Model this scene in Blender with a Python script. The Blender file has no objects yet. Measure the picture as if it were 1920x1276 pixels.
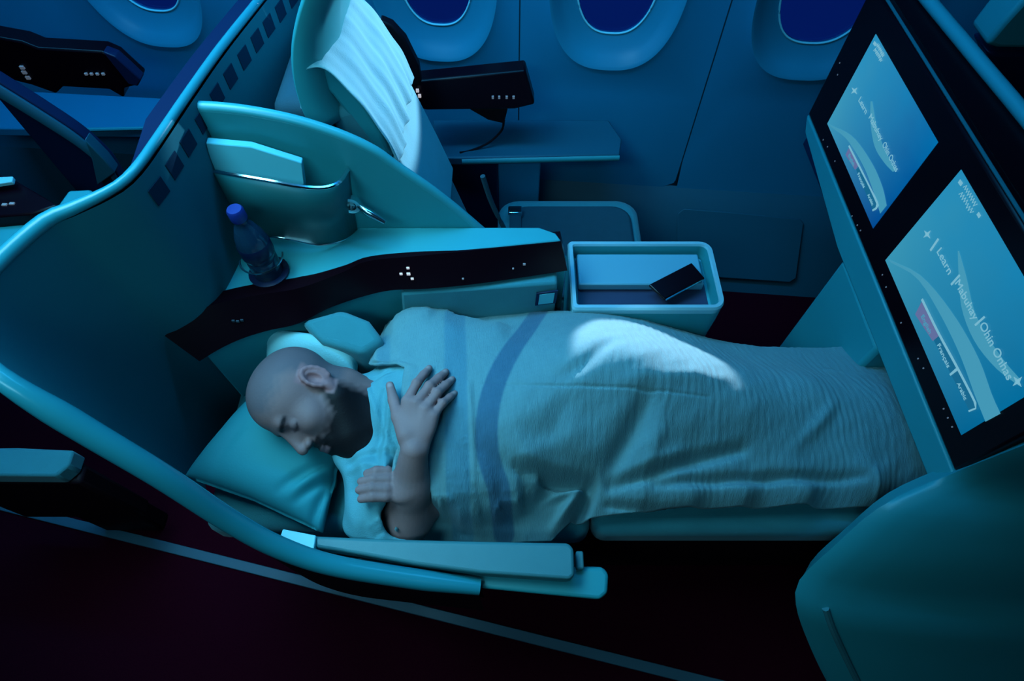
import bpy, bmesh, math, random
import numpy as np
from mathutils import Vector, Matrix
random.seed(4); np.random.seed(4)
SC = bpy.context.scene
COL = SC.collection
# ------------------------------------------------------------------ camera
F, PITCH, CZ = 1100.0, math.radians(58.0), 1.75
cam_d = bpy.data.cameras.new('camera'); cam_d.sensor_width = 36; cam_d.lens = 36*F/1920
cam_d.clip_start = .02
cam = bpy.data.objects.new('camera', cam_d); COL.objects.link(cam)
cam.location = (0, 0, CZ); cam.rotation_euler = (math.pi/2-PITCH, 0, 0)
SC.camera = cam
# ------------------------------------------------------------------ view, world, lights
SC.view_settings.view_transform = 'Standard'; SC.view_settings.look = 'None'
SC.view_settings.gamma = 1; SC.view_settings.use_curve_mapping = False
SC.view_settings.exposure = -0.12
w = bpy.data.worlds.new('World'); SC.world = w; w.use_nodes = True
bg = w.node_tree.nodes['Background']; bg.inputs[0].default_value = (.002, .022, .19, 1); bg.inputs[1].default_value = 1.0
def area(name, loc, target, sx, sy, power, col):
    d = bpy.data.lights.new(name, 'AREA'); d.shape = 'RECTANGLE'; d.size = sx; d.size_y = sy
    d.energy = power; d.color = col
    o = bpy.data.objects.new(name, d); COL.objects.link(o); o.location = loc
    o.rotation_euler = (Vector(target)-Vector(loc)).to_track_quat('-Z', 'Y').to_euler()
    return o
def spot(name, loc, target, power, col, deg, blend=.3, rad=.01):
    d = bpy.data.lights.new(name, 'SPOT'); d.energy = power; d.color = col
    d.spot_size = math.radians(deg); d.spot_blend = blend; d.shadow_soft_size = rad
    o = bpy.data.objects.new(name, d); COL.objects.link(o); o.location = loc
    o.rotation_euler = (Vector(target)-Vector(loc)).to_track_quat('-Z', 'Y').to_euler()
    return o
BLUE = (.27, .76, 1.0)
# cabin mood lighting: ceiling cove over the seats, wash along the window side; the aisle fill is extra
key = area('mood_light_ceiling', (-.80, .72, 2.15), (-.34, .66, .6), .9, .6, 7.0, BLUE); key.data.spread = math.radians(84)
ais = area('aisle_fill', (-.65, -.45, 2.25), (-.35, .8, .6), 1.0, .25, 3.6, BLUE); ais.data.spread = math.radians(110)  # added fill, brightens the faces turned to the aisle
area('mood_light_sidewall', (-.65, 1.22, 2.12), (-.6, 1.62, .9), 2.2, .10, 29, (.04, .46, 1.0))
# daylight beam through a window onto the headrest; the bed spot is added
spot('bed_patch_spot', (.31, 2.75, 1.30), (.285, .60, .785), 1150, (1.0, .95, .85), 9.2, .25, .01)  # added narrow spot outside the window, makes the bright patch on the blanket
spot('daylight_beam_headrest', (.95, 2.2, 1.18), (-.28, 1.17, 1.0), 300, (.85, .97, .95), 17, .3, .01)
SC.cycles.max_bounces = 6; SC.cycles.diffuse_bounces = 3; SC.cycles.glossy_bounces = 2; SC.cycles.transmission_bounces = 4; SC.cycles.transparent_max_bounces = 6
SC.cycles.caustics_reflective = False; SC.cycles.caustics_refractive = False

# ------------------------------------------------------------------ geometry helpers
cP, sP = math.cos(PITCH), math.sin(PITCH)
def ray(u, v):
    up = (638-v)/F
    return np.array([(u-960)/F, cP+sP*up, -sP+cP*up])
def U(u, v, z=None, y=None, x=None):
    d = ray(u, v)
    if z is not None: t = (z-CZ)/d[2]
    elif y is not None: t = y/d[1]
    else: t = x/d[0]
    p = d*t
    return np.array([p[0], p[1], p[2]+CZ])
OFF = {}
def root_off(parent):
    p = parent
    while p.parent: p = p.parent
    return np.array(OFF.get(p.name, (0, 0, 0)))
def finish(name, me, mat, parent, smooth=True, bevel=0, seg=2, subsurf=0, solid=0, angle=40):
    if mat: me.materials.append(mat)
    for p in me.polygons: p.use_smooth = smooth
    n = len(me.vertices)
    co = np.empty(n*3); me.vertices.foreach_get('co', co); co = co.reshape(-1, 3)
    o = bpy.data.objects.new(name, me); COL.objects.link(o)
    if parent is None:
        off = np.array([(co[:, 0].min()+co[:, 0].max())/2, (co[:, 1].min()+co[:, 1].max())/2, co[:, 2].min()])
        OFF[o.name] = off; o.location = off
    else:
        off = root_off(parent); o.parent = parent
    me.vertices.foreach_set('co', (co-off).ravel())
    me.update()
    if solid:
        m = o.modifiers.new('solid', 'SOLIDIFY'); m.thickness = solid; m.offset = -1
    if bevel:
        m = o.modifiers.new('bevel', 'BEVEL'); m.width = bevel; m.segments = seg; m.limit_method = 'ANGLE'; m.angle_limit = math.radians(35)
    if subsurf:
        m = o.modifiers.new('sub', 'SUBSURF'); m.levels = subsurf; m.render_levels = subsurf
    if smooth:
        try:
            me.set_sharp_from_angle(angle=math.radians(angle))
        except Exception: pass
    return o
def mk(name, V, Fc, mat, parent=None, **k):
    me = bpy.data.meshes.new(name); me.from_pydata([tuple(map(float, v)) for v in V], [], Fc); me.validate()
    bm = bmesh.new(); bm.from_mesh(me); bmesh.ops.recalc_face_normals(bm, faces=bm.faces); bm.to_mesh(me); bm.free()
    return finish(name, me, mat, parent, **k)
def thing(name, label, cat, loc, group=None):
    o = bpy.data.objects.new(name, None); COL.objects.link(o); o.empty_display_size = .05
    o.location = loc; OFF[o.name] = np.array(loc, float)
    o['label'] = label; o['category'] = cat
    if group: o['group'] = group
    return o
def tag(o, label, cat, group=None):
    o['label'] = label; o['category'] = cat
    if group: o['group'] = group
    return o
def struct(o, label=None):
    o['kind'] = 'structure'
    if label: o['label'] = label
    return o
def box(name, x0, x1, y0, y1, z0, z1, mat, parent=None, bevel=.006, **k):
    V = [(x, y, z) for z in (z0, z1) for x, y in ((x0, y0), (x1, y0), (x1, y1), (x0, y1))]
    Fc = [(3, 2, 1, 0), (4, 5, 6, 7), (0, 1, 5, 4), (1, 2, 6, 5), (2, 3, 7, 6), (3, 0, 4, 7)]
    return mk(name, V, Fc, mat, parent, bevel=bevel, **k)
def prism(name, poly, vec, mat, parent=None, bevel=.004, **k):
    poly = [np.array(p, float) for p in poly]; vec = np.array(vec, float); n = len(poly)
    V = poly+[p+vec for p in poly]
    Fc = [tuple(range(n)), tuple(range(2*n-1, n-1, -1))]+[(i, (i+1) % n, (i+1) % n+n, i+n) for i in range(n)]
    return mk(name, V, Fc, mat, parent, bevel=bevel, **k)
def loft(name, rows, mat, parent=None, closed=False, caps=False, **k):
    m = len(rows[0]); V = [p for r in rows for p in r]; Fc = []
    for i in range(len(rows)-1):
        for j in range(m if closed else m-1):
            a, b = i*m+j, i*m+(j+1) % m
            Fc.append((a, b, b+m, a+m))
    if caps: Fc += [tuple(range(m)), tuple(range(len(V)-1, len(V)-m-1, -1))]
    return mk(name, V, Fc, mat, parent, **k)
def spline(pts, n):
    """Catmull-Rom through pts, n samples, even in arc length"""
    P = np.array(pts, float)
    P = np.vstack([2*P[0]-P[1], P, 2*P[-1]-P[-2]])
    out = []
    for i in range(1, len(P)-2):
        for t in np.linspace(0, 1, 24, endpoint=False):
            a, b, c, d = P[i-1], P[i], P[i+1], P[i+2]
            out.append(.5*((2*b)+(-a+c)*t+(2*a-5*b+4*c-d)*t*t+(-a+3*b-3*c+d)*t**3))
    out.append(P[-2]); out = np.array(out)
    s = np.r_[0, np.cumsum(np.linalg.norm(np.diff(out, axis=0), axis=1))]
    q = np.linspace(0, s[-1], n)
    return np.stack([np.interp(q, s, out[:, i]) for i in range(out.shape[1])], 1)
def tube(name, pts, r, mat, parent=None, seg=10, n=None, squash=None, caps=True, **k):
    P = spline(pts, n) if n else np.array(pts, float)
    N = len(P); rr = np.interp(np.linspace(0, 1, N), np.linspace(0, 1, len(r)), r) if hasattr(r, '__len__') else np.full(N, r)
    T = np.gradient(P, axis=0); T /= np.linalg.norm(T, axis=1)[:, None]+1e-9
    rows = []
    for i in range(N):
        up = np.array([0, 0, 1.]) if abs(T[i][2]) < .95 else np.array([0, 1., 0])
        a = np.cross(T[i], up); a /= np.linalg.norm(a); b = np.cross(a, T[i])
        sq = squash or (1, 1)
        rows.append([P[i]+rr[i]*(math.cos(q)*a*sq[0]+math.sin(q)*b*sq[1]) for q in np.linspace(0, 2*math.pi, seg, endpoint=False)])
    return loft(name, rows, mat, parent, closed=True, caps=caps, **k)
def lathe(name, prof, base, mat, parent=None, seg=28, **k):
    rows = [[(base[0]+r*math.cos(a), base[1]+r*math.sin(a), base[2]+z) for a in np.linspace(0, 2*math.pi, seg, endpoint=False)] for r, z in prof]
    return loft(name, rows, mat, parent, closed=True, caps=True, **k)
def offset_path(P, d):
    """offset a 3D path sideways in XY (left of travel positive)"""
    P = np.array(P); T = np.gradient(P, axis=0); T[:, 2] = 0; T /= np.linalg.norm(T, axis=1)[:, None]+1e-9
    N = np.stack([-T[:, 1], T[:, 0], np.zeros(len(T))], 1)
    return P+N*d

# ------------------------------------------------------------------ materials
def mat(name, col, rough=.5, metal=0, noise=0, nscale=20, bump=0, bscale=200, bstretch=(1, 1, 1), spec=.5, emit=None, estr=0, trans=0, sheen=0, coat=0, col2=None):
    m = bpy.data.materials.new(name); m.use_nodes = True; nt = m.node_tree; N = nt.nodes; L = nt.links
    b = N['Principled BSDF']; b.inputs['Base Color'].default_value = (*col, 1); b.inputs['Roughness'].default_value = rough
    b.inputs['Metallic'].default_value = metal; b.inputs['Specular IOR Level'].default_value = spec
    b.inputs['Transmission Weight'].default_value = trans; b.inputs['Sheen Weight'].default_value = sheen
    b.inputs['Coat Weight'].default_value = coat
    if emit: b.inputs['Emission Color'].default_value = (*emit, 1); b.inputs['Emission Strength'].default_value = estr
    tc = N.new('ShaderNodeTexCoord')
    if noise or col2:
        n = N.new('ShaderNodeTexNoise'); n.inputs['Scale'].default_value = nscale; n.inputs['Detail'].default_value = 4
        L.new(tc.outputs['Object'], n.inputs['Vector'])
        r = N.new('ShaderNodeMix'); r.data_type = 'RGBA'
        c2 = col2 or tuple(c*(1-noise) for c in col)
        r.inputs['A'].default_value = (*col, 1); r.inputs['B'].default_value = (*c2, 1)
        L.new(n.outputs['Fac'], r.inputs['Factor']); L.new(r.outputs['Result'], b.inputs['Base Color'])
    if bump:
        mp = N.new('ShaderNodeMapping'); mp.inputs['Scale'].default_value = bstretch; L.new(tc.outputs['Object'], mp.inputs['Vector'])
        n = N.new('ShaderNodeTexNoise'); n.inputs['Scale'].default_value = bscale; n.inputs['Detail'].default_value = 3
        L.new(mp.outputs['Vector'], n.inputs['Vector'])
        bp = N.new('ShaderNodeBump'); bp.inputs['Strength'].default_value = bump; bp.inputs['Distance'].default_value = .003
        L.new(n.outputs['Fac'], bp.inputs['Height']); L.new(bp.outputs['Normal'], b.inputs['Normal'])
    return m
def vmat(name, rough=.6, bump=0, bscale=200, bstretch=(1, 1, 1), sheen=0, sss=0):
    m = mat(name, (.5, .5, .5), rough, bump=bump, bscale=bscale, bstretch=bstretch, sheen=sheen)
    N = m.node_tree.nodes; a = N.new('ShaderNodeVertexColor'); a.layer_name = 'tint'
    m.node_tree.links.new(a.outputs['Color'], N['Principled BSDF'].inputs['Base Color'])
    return m
M = {}
M['shell'] = mat('teal_shell_plastic', (.03, .35, .385), .42, noise=.12, nscale=6)
M['shell_hi'] = mat('pale_teal_plastic', (.04, .37, .42), .3, noise=.06)
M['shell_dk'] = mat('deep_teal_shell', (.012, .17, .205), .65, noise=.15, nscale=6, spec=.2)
M['rimmetal'] = mat('tray_rim_metal', (.45, .82, .88), .22, metal=.4)
M['liner'] = mat('navy_liner_fabric', (.006, .065, .105), .8, noise=.2, nscale=9, bump=.15, bscale=350, spec=.15)
M['shell_rim'] = mat('rim_plastic', (.02, .27, .33), .25, noise=.06)
M['navy'] = mat('navy_gloss_band', (.005, .013, .05), .35, spec=.3)
M['vent'] = mat('vent_mesh', (.004, .03, .06), .85, spec=.1)
M['black'] = mat('black_gloss_panel', (.008, .0015, .004), .3, spec=.15)
M['blackm'] = mat('black_matt_plastic', (.012, .003, .006), .6, spec=.2)
M['wall'] = mat('sidewall_plastic', (.009, .25, .42), .5, noise=.1, nscale=4)
M['dado'] = mat('dado_laminate', (.006, .10, .15), .55, noise=.15, nscale=5)
M['ring'] = mat('window_bezel_plastic', (.02, .27, .40), .35)
M['carpet'] = mat('aisle_carpet', (.055, .0015, .011), .95, noise=.6, nscale=240, bump=.6, bscale=500, spec=.05)
M['strip'] = mat('floor_track_metal', (.05, .13, .18), .45)
M['fabric'] = mat('grey_teal_fabric', (.035, .25, .29), .85, noise=.15, nscale=30, bump=.25, bscale=600, sheen=.2)
M['darkfab'] = mat('dark_seat_fabric', (.01, .07, .10), .85, noise=.2, nscale=30, bump=.2, bscale=500)
M['leather'] = mat('armrest_leather', (.06, .24, .26), .5, noise=.1, nscale=30, bump=.12, bscale=420)
M['pillow'] = mat('teal_pillow_cotton', (.02, .29, .335), .8, noise=.1, nscale=12, bump=.1, bscale=300)
M['white'] = mat('white_cotton', (.30, .70, .74), .85, bump=.25, bscale=300, noise=.12, nscale=18)
M['tag'] = mat('white_textile_tab', (.35, .85, .9), .6)
M['chrome'] = mat('brushed_chrome', (.55, .8, .85), .18, metal=1)
M['glassy'] = mat('smoked_pocket_plastic', (.012, .13, .14), .38, noise=.3, nscale=8)
M['led'] = mat('white_key_light', (.5, .5, .5), .5, emit=(.9, .85, .9), estr=.55)
M['led2'] = mat('dim_key_light', (.3, .3, .3), .5, emit=(.55, .5, .6), estr=.10)
M['led3'] = mat('faint_key_mark', (.05, .07, .09), .5)
M['cap'] = mat('bottle_cap_blue', (.01, .03, .22), .4)
M['phone'] = mat('phone_glass', (.006, .001, .002), .12, spec=.4)
def pane_mat():
    m = bpy.data.materials.new('dimmed_window_pane'); m.use_nodes = True; nt = m.node_tree; N = nt.nodes; N.clear()
    o = N.new('ShaderNodeOutputMaterial'); t = N.new('ShaderNodeBsdfTransparent'); t.inputs[0].default_value = (.6, .68, .8, 1)
    g = N.new('ShaderNodeBsdfGlossy'); g.inputs['Roughness'].default_value = .08; g.inputs['Color'].default_value = (.3, .5, .9, 1)
    x = N.new('ShaderNodeMixShader'); x.inputs[0].default_value = .05
    nt.links.new(t.outputs[0], x.inputs[1]); nt.links.new(g.outputs[0], x.inputs[2]); nt.links.new(x.outputs[0], o.inputs['Surface'])
    return m
M['pane'] = pane_mat()
M['paper'] = mat('paper', (.10, .5, .58), .8)

# ================================================================== STRUCTURE
FZ = -.10
struct(box('floor', -3, 3, -2.2, 2.2, FZ-.05, FZ, M['carpet'], bevel=0))
struct(box('ceiling', -3, 3, -2.2, 2.4, 2.35, 2.4, M['wall'], bevel=0))
struct(box('wall_right', -3, 3, -2.25, -2.2, FZ, 2.35, M['dado'], bevel=0))
struct(box('wall_back', -3.05, -3, -2.2, 2.4, FZ, 2.35, M['dado'], bevel=0))
struct(box('wall_front', 3, 3.05, -2.2, 2.4, FZ, 2.35, M['dado'], bevel=0))
# aisle floor track
p0, p1 = U(-700, 772, z=FZ), U(2300, 1522, z=FZ)
d = (p1-p0); d /= np.linalg.norm(d); nn = np.array([-d[1], d[0], 0])
struct(prism('trim_1', [p0-nn*.014, p1-nn*.014, p1+nn*.014, p0+nn*.014], (0, 0, .008), M['strip'], bevel=.002), 'blue grey metal floor track along the dark aisle carpet')

# window wall, sloping 5 degrees to the seats
WA = math.radians(-5.0); wd = np.array([math.cos(WA), math.sin(WA), 0]); wn = np.array([-math.sin(WA), math.cos(WA), 0])
W0 = np.array([.284, 1.625, 0])
def wp(s, z, o=0):
    inn = 0
    if z > 1.15: inn = -(z-1.15)**2*.42
    if z < .25: inn = -(.25-z)*.55
    return W0+wd*s+wn*(inn+o)+np.array([0, 0, z])
def s_of(u, v, z):
    return float(np.dot(U(u, v, z=z)-W0, wd))
win_s = [s_of(262, 40, .8), s_of(815, 58, .8), s_of(1148, 66, .8), s_of(1535, 96, .8)]
win_w = [.118, .112, .118, .134]
ZB, ZT = .772, 1.21
wall = bpy.data.objects.new('wall_left', None); COL.objects.link(wall); wall['kind'] = 'structure'; OFF['wall_left'] = np.zeros(3)
wall['label'] = 'blue lit cabin sidewall with oval windows'
def oval(c, hw, hh, n, p=2.6):
    out = []
    for a in np.linspace(0, 2*math.pi, n, endpoint=False):
        ca, sa = math.cos(a), math.sin(a)
        out.append((c[0]+hw*math.copysign(abs(ca)**(2/p), ca), c[1]+hh*math.copysign(abs(sa)**(2/p), sa)))
    return out
def rectring(s0, s1, z0, z1, c, n):
    out = []
    for a in np.linspace(0, 2*math.pi, n, endpoint=False):
        dx, dz = math.cos(a), math.sin(a)
        t = 1e9
        if dx > 1e-9: t = min(t, (s1-c[0])/dx)
        if dx < -1e-9: t = min(t, (s0-c[0])/dx)
        if dz > 1e-9: t = min(t, (z1-c[1])/dz)
        if dz < -1e-9: t = min(t, (z0-c[1])/dz)
        out.append((c[0]+dx*t, c[1]+dz*t))
    return out
seams = [-2.6, (win_s[0]+win_s[1])/2, s_of(958, 60, .95), (win_s[2]+win_s[3])/2+.02, 1.05, 2.4]
NW = 96
for i in range(4):
    s0, s1 = seams[i]+.002, seams[i+1]-.002
    c = (win_s[i], (ZB+ZT)/2); hw, hh = win_w[i], (ZT-ZB)/2
    rings = [[wp(s, z) for s, z in rectring(s0, s1, .24, 1.62, c, NW)],
             [wp(s, z) for s, z in rectring(max(s0+.01, c[0]-.30), min(s1-.01, c[0]+.30), .60, 1.45, c, NW)],
             [wp(s, z) for s, z in oval(c, hw+.085, hh+.10, NW)],
             [wp(s, z, -.006) for s, z in oval(c, hw+.07, hh+.085, NW)]]
    loft('sidewall_panel', rings, M['wall'], wall, closed=True, angle=60)
    wroot = bpy.data.objects.new('window_%d' % (i+1), None); COL.objects.link(wroot); wroot['kind'] = 'structure'
    OFF[wroot.name] = np.zeros(3); wroot['label'] = 'dimmed oval cabin window'
    loft('window_frame', [[wp(s, z, -.006) for s, z in oval(c, hw+.07, hh+.085, NW)],
                          [wp(s, z, -.003) for s, z in oval(c, hw+.062, hh+.074, NW)],
                          [wp(s, z, .016) for s, z in oval(c, hw+.050, hh+.056, NW)],
                          [wp(s, z, .024) for s, z in oval(c, hw+.035, hh+.037, NW)],
                          [wp(s, z, .040) for s, z in oval(c, hw+.008, hh+.008, NW)],
                          [wp(s, z, .040) for s, z in oval(c, hw-.001, hh-.001, NW)],
                          [wp(s, z, .050) for s, z in oval(c, hw-.004, hh-.004, NW)]], M['ring'], wroot, closed=True, angle=70)
    tube('window_seal', [wp(s, z, .040) for s, z in oval(c, hw-.002, hh-.002, NW)]+[wp(*oval(c, hw-.002, hh-.002, NW)[0], .040)], .0028, M['tag'], wroot, seg=6)
    ov = oval(c, hw-.004, hh-.004, NW)
    prism('pane', [wp(s, z, .045) for s, z in ov], wn*.006, None, wroot, bevel=0, smooth=False).data.materials.append(M['pane'])
loft('sidewall_panel', [[wp(seams[4]-.001, z), wp(3.0, z)] for z in np.linspace(.24, 1.64, 24)], M['wall'], wall)
for s_ in seams[1:5]:
    loft('panel_joint', [[wp(s_-.03, z, .004), wp(s_+.03, z, .004)] for z in np.linspace(.24, 1.64, 14)], M['dado'], wall, solid=-.004)
loft('upper_sidewall', [[wp(s, z) for s in (-3.0, 3.0)] for z in np.linspace(1.62, 2.36, 8)], M['wall'], wall)
loft('sidewall_panel', [[wp(-3.2, z), wp(-2.59, z)] for z in np.linspace(.24, 1.64, 24)], M['wall'], wall)
# dado
dado_o = bpy.data.objects.new('baseboard_left', None); COL.objects.link(dado_o); dado_o['kind'] = 'structure'; OFF['baseboard_left'] = np.zeros(3)
dado_o['label'] = 'dark blue kick panel along the foot of the sidewall'
loft('kick_panel', [[wp(s, z, o) for s in np.linspace(-3, 3, 13)] for z, o in ((FZ, -.0), (.10, -.012), (.235, -.014), (.245, .0), (.26, .004))], M['dado'], dado_o)
def on_dado(u, v):
    # intersection with the sloped lower wall
    d_ = ray(u, v); lo, hi = .5, 4.0
    for _ in range(50):
        t = (lo+hi)/2; p = d_*t+np.array([0, 0, CZ]); s = float(np.dot(p-W0, wd)); q = wp(s, p[2], -.014)
        if np.dot(p-q, wn) < 0: lo = t
        else: hi = t
    return d_*lo+np.array([0, 0, CZ])
ins = [on_dado(*p) for p in ((1282, 390), (1380, 398), (1500, 410), (1506, 418), (1492, 520), (1480, 528), (1290, 515), (1268, 505), (1270, 400))]
prism('inset_panel', ins, (-.003, -.008, .006), M['dado'], dado_o, bevel=.003)

# ================================================================== FRONT SHELL with the two screens
PX = .795
fs = thing('monitor_wall', 'tall black seat back wall with two lit screens and teal trim', 'monitor wall', (PX+.05, .85, FZ))
prism('front_panel', [(PX, .358, .73), (PX, 1.352, .735), (PX, 1.352, 1.07), (PX, .358, 1.07)], (.03, 0, 0), M['black'], fs, bevel=.006)
prism('lower_trim', [(PX-.002, .352, .728), (PX-.002, 1.352, .733), (PX-.002, 1.32, .70), (PX-.002, .95, .655), (PX-.002, .352, .662)], (.04, 0, 0), M['shell'], fs, bevel=.004)
prism('shell_core', [(PX+.03, .37, .66), (PX+.03, 1.34, .70), (PX+.03, 1.34, 1.065), (PX+.03, .37, 1.065)], (.05, 0, 0), M['navy'], fs, bevel=.004)
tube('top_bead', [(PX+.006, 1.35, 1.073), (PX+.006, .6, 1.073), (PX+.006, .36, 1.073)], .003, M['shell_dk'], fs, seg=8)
r0 = [U(1700, -48, z=1.087), U(1740, 0, z=1.087), U(1830, 108, z=1.087), U(1920, 215, z=1.087), U(2060, 390, z=1.087), U(2160, 520, z=1.087)]
tube('shell_rim', r0, .013, M['shell_hi'], fs, seg=12, n=30)
rr = spline(r0, 20)
loft('rear_face', [[p+np.array([.012, 0, -.012]) for p in rr], [p+np.array([.02, 0, -.2]) for p in rr], [p+np.array([.02, 0, -.40]) for p in rr]], M['navy'], fs, solid=.01)
loft('top_ledge', [[(PX+.03, p[1], 1.066) for p in rr], [p+np.array([0, 0, -.008]) for p in rr]], M['black'], fs)
# foot well divider below the screens
box('footwell_divider', PX+.0, PX+.28, .66, .915, FZ, .66, M['shell'], fs, bevel=.012)
box('footwell_roof', PX+.02, PX+.45, .36, 1.34, .645, .668, M['navy'], fs, bevel=.004)
box('footwell_back', PX+.45, PX+.47, .36, 1.34, FZ, .668, M['blackm'], fs, bevel=.003)
# aisle side wing, lower right of the picture
edge = spline([U(1925, 832, x=PX), U(1782, 889, z=.735), U(1650, 950, z=.66), U(1565, 1022, z=.57), U(1500, 1085, z=.47), U(1492, 1130, z=.42), U(1510, 1190, z=.33), U(1550, 1276, z=.20), U(1610, 1370, z=.06), U(1650, 1430, z=FZ)], 40)
rows = []
for r_, bl in ((.04, -.05), (.012, -.012), (0, 0), (.012, .012), (.04, .026), (.10, .042), (.20, .058), (.34, .07), (.55, .08), (.9, .08)):
    rows.append([e+np.array([r_, -bl*(.6+.4*k/39.), bl*.55*(1-k/39.)]) for k, e in enumerate(edge)])
loft('aisle_wing', rows, M['shell'], fs, angle=80)
cr = [U(1548, 1140, z=.44), U(1562, 1180, z=.36), U(1585, 1230, z=.26), U(1612, 1285, z=.16)]
from mathutils.bvhtree import BVHTree
_m = len(rows[0]); wing_bvh = BVHTree.FromPolygons([tuple(p) for r in rows for p in r], [(i*_m+j, i*_m+j+1, (i+1)*_m+j+1, (i+1)*_m+j) for i in range(len(rows)-1) for j in range(_m-1)])
def snap_ray(u, v):
    d_ = ray(u, v); h_ = wing_bvh.ray_cast(Vector((0, 0, CZ)), Vector(d_).normalized())
    return np.array(h_[0])-d_/np.linalg.norm(d_)*.0035 if h_[0] else U(u, v, z=.4)
tube('wing_crease', [snap_ray(1548, 1140), snap_ray(1562, 1180), snap_ray(1585, 1230), snap_ray(1612, 1285)], .007, M['leather'], fs, seg=8, n=16)

# screens
def smat(name, ya, yb, za, zb, cA, cB, cC, strength):
    m = bpy.data.materials.new(name); m.use_nodes = True; nt = m.node_tree; N = nt.nodes; L = nt.links
    b = N['Principled BSDF']; b.inputs['Base Color'].default_value = (.005, .01, .015, 1); b.inputs['Roughness'].default_value = .35
    tc = N.new('ShaderNodeTexCoord'); sx = N.new('ShaderNodeSeparateXYZ'); L.new(tc.outputs['Generated'], sx.inputs[0])
    r1 = N.new('ShaderNodeMix'); r1.data_type = 'RGBA'; r1.inputs['A'].default_value = (*cA, 1); r1.inputs['B'].default_value = (*cB, 1)
    L.new(sx.outputs['Y'], r1.inputs['Factor'])
    n = N.new('ShaderNodeTexNoise'); n.inputs['Scale'].default_value = 2.2; L.new(tc.outputs['Generated'], n.inputs['Vector'])
    r2 = N.new('ShaderNodeMix'); r2.data_type = 'RGBA'; r2.inputs['B'].default_value = (*cC, 1)
    mr = N.new('ShaderNodeMath'); mr.operation = 'MULTIPLY'; L.new(sx.outputs['Z'], mr.inputs[0]); L.new(n.outputs['Fac'], mr.inputs[1])
    L.new(r1.outputs['Result'], r2.inputs['A']); L.new(mr.outputs[0], r2.inputs['Factor'])
    L.new(r2.outputs['Result'], b.inputs['Emission Color']); b.inputs['Emission Strength'].default_value = strength
    return m
def emat(name, col, s): return mat(name, tuple(c*.1 for c in col), .5, emit=col, estr=s)
M['ui'] = emat('screen_lettering', (.24, .60, .76), .8)
M['ui_dim'] = emat('screen_swoosh', (.075, .40, .58), .8)
M['ui_dark'] = emat('screen_bar', (.01, .17, .33), .8)
M['ui_sel'] = emat('screen_selected_key', (.16, .20, .42), .8)
def text_obj(s, name, u, v, u2, v2, height, parent, m, lift=.003, align='CENTER'):
    """lettering on the screen plane, centred between two pixels of the photo"""
    a, b = U(u, v, x=PX), U(u2, v2, x=PX)
    c = bpy.data.curves.new(name, 'FONT'); c.body = s; c.size = height*1.12; c.align_x = 'CENTER'; c.align_y = 'CENTER'; c.extrude = .0004
    t = bpy.data.objects.new('tmp', c); COL.objects.link(t); bpy.context.view_layer.update()
    me = bpy.data.meshes.new_from_object(t.evaluated_get(bpy.context.evaluated_depsgraph_get())); COL.objects.unlink(t)
    wd_ = max(v_.co.x for v_ in me.vertices)-min(v_.co.x for v_ in me.vertices); want = abs(a[1]-b[1])
    kx = min(1.25, max(.6, want/wd_)); mid = (a+b)/2; tilt = 0
    for v_ in me.vertices:
        x, y, z = v_.co; v_.co = (PX-lift-z, mid[1]-x*kx, mid[2]+y)
    return finish(name, me, m, parent, smooth=False)
def flat(name, pix, m, parent, lift=.002, thick=.0008):
    return prism(name, [np.array([PX-lift, *U(u, v, x=PX)[1:]]) for u, v in pix], (thick, 0, 0), m, parent, bevel=0, smooth=False)
def ribbon(name, A, B, m, parent, lift, n=18):
    a, b = spline([(*p,) for p in A], n), spline([(*p,) for p in B], n)
    rows = [[np.array([PX-lift, *U(*p, x=PX)[1:]]) for p in a], [np.array([PX-lift, *U(*p, x=PX)[1:]]) for p in b]]
    return loft(name, rows, m, parent, solid=.0006, smooth=False)
def screen(y0, y1, z0, z1, m):
    o = box('screen', PX-.001, PX+.01, y0, y1, z0, z1, m, fs, bevel=0, smooth=False)
    return o
S1 = screen(.408, .806, .782, 1.030, smat('screen_glow', 0, 0, 0, 0, (.0, .15, .34), (.05, .37, .56), (.0, .29, .62), .85)); S1['label'] = 'lit screen nearer the aisle showing welcome page'
S2 = screen(.893, 1.246, .786, 1.018, smat('screen_glow_window', 0, 0, 0, 0, (.0, .08, .36), (.06, .40, .62), (.0, .31, .68), .8)); S2['label'] = 'lit screen nearer the window showing welcome page'
# page on the aisle screen
ribbon('swoosh', [(1672, 492), (1720, 520), (1760, 580), (1800, 660), (1830, 740), (1850, 790)], [(1668, 486), (1730, 518), (1790, 590), (1836, 670), (1862, 740), (1878, 775)], M['ui_dim'], S1, .0016)
ribbon('swoosh', [(1798, 470), (1800, 520), (1806, 580), (1830, 640), (1870, 690), (1912, 722)], [(1800, 470), (1814, 520), (1828, 580), (1850, 625), (1884, 675), (1916, 712)], M['ui_dim'], S1, .0016)
flat('key_bar', [(1752, 636), (1764, 628), (1834, 757), (1832, 768), (1820, 770)], M['ui_dark'], S1, .0020)
flat('selected_key', [(1718, 589), (1730, 566), (1764, 628), (1751, 639)], M['ui_sel'], S1, .0024)
ribbon('key_outline', [(1733, 559), (1764, 622), (1800, 688), (1834, 755), (1834, 766), (1820, 772)], [(1730, 562), (1761, 625), (1797, 691), (1831, 757), (1830, 764), (1819, 769)], M['ui'], S1, .0028)
flat('key_divider', [(1795, 690), (1798, 694), (1785, 704), (1783, 701)], M['ui'], S1, .003)
text_obj('English', 'key_text', 1727, 590, 1752, 626, .011, S1, M['ui_dim'])
text_obj('Français', 'key_text', 1760, 645, 1784, 688, .011, S1, M['ui'])
text_obj('Arabic', 'key_text', 1798, 718, 1815, 748, .010, S1, M['ui'])
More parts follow.
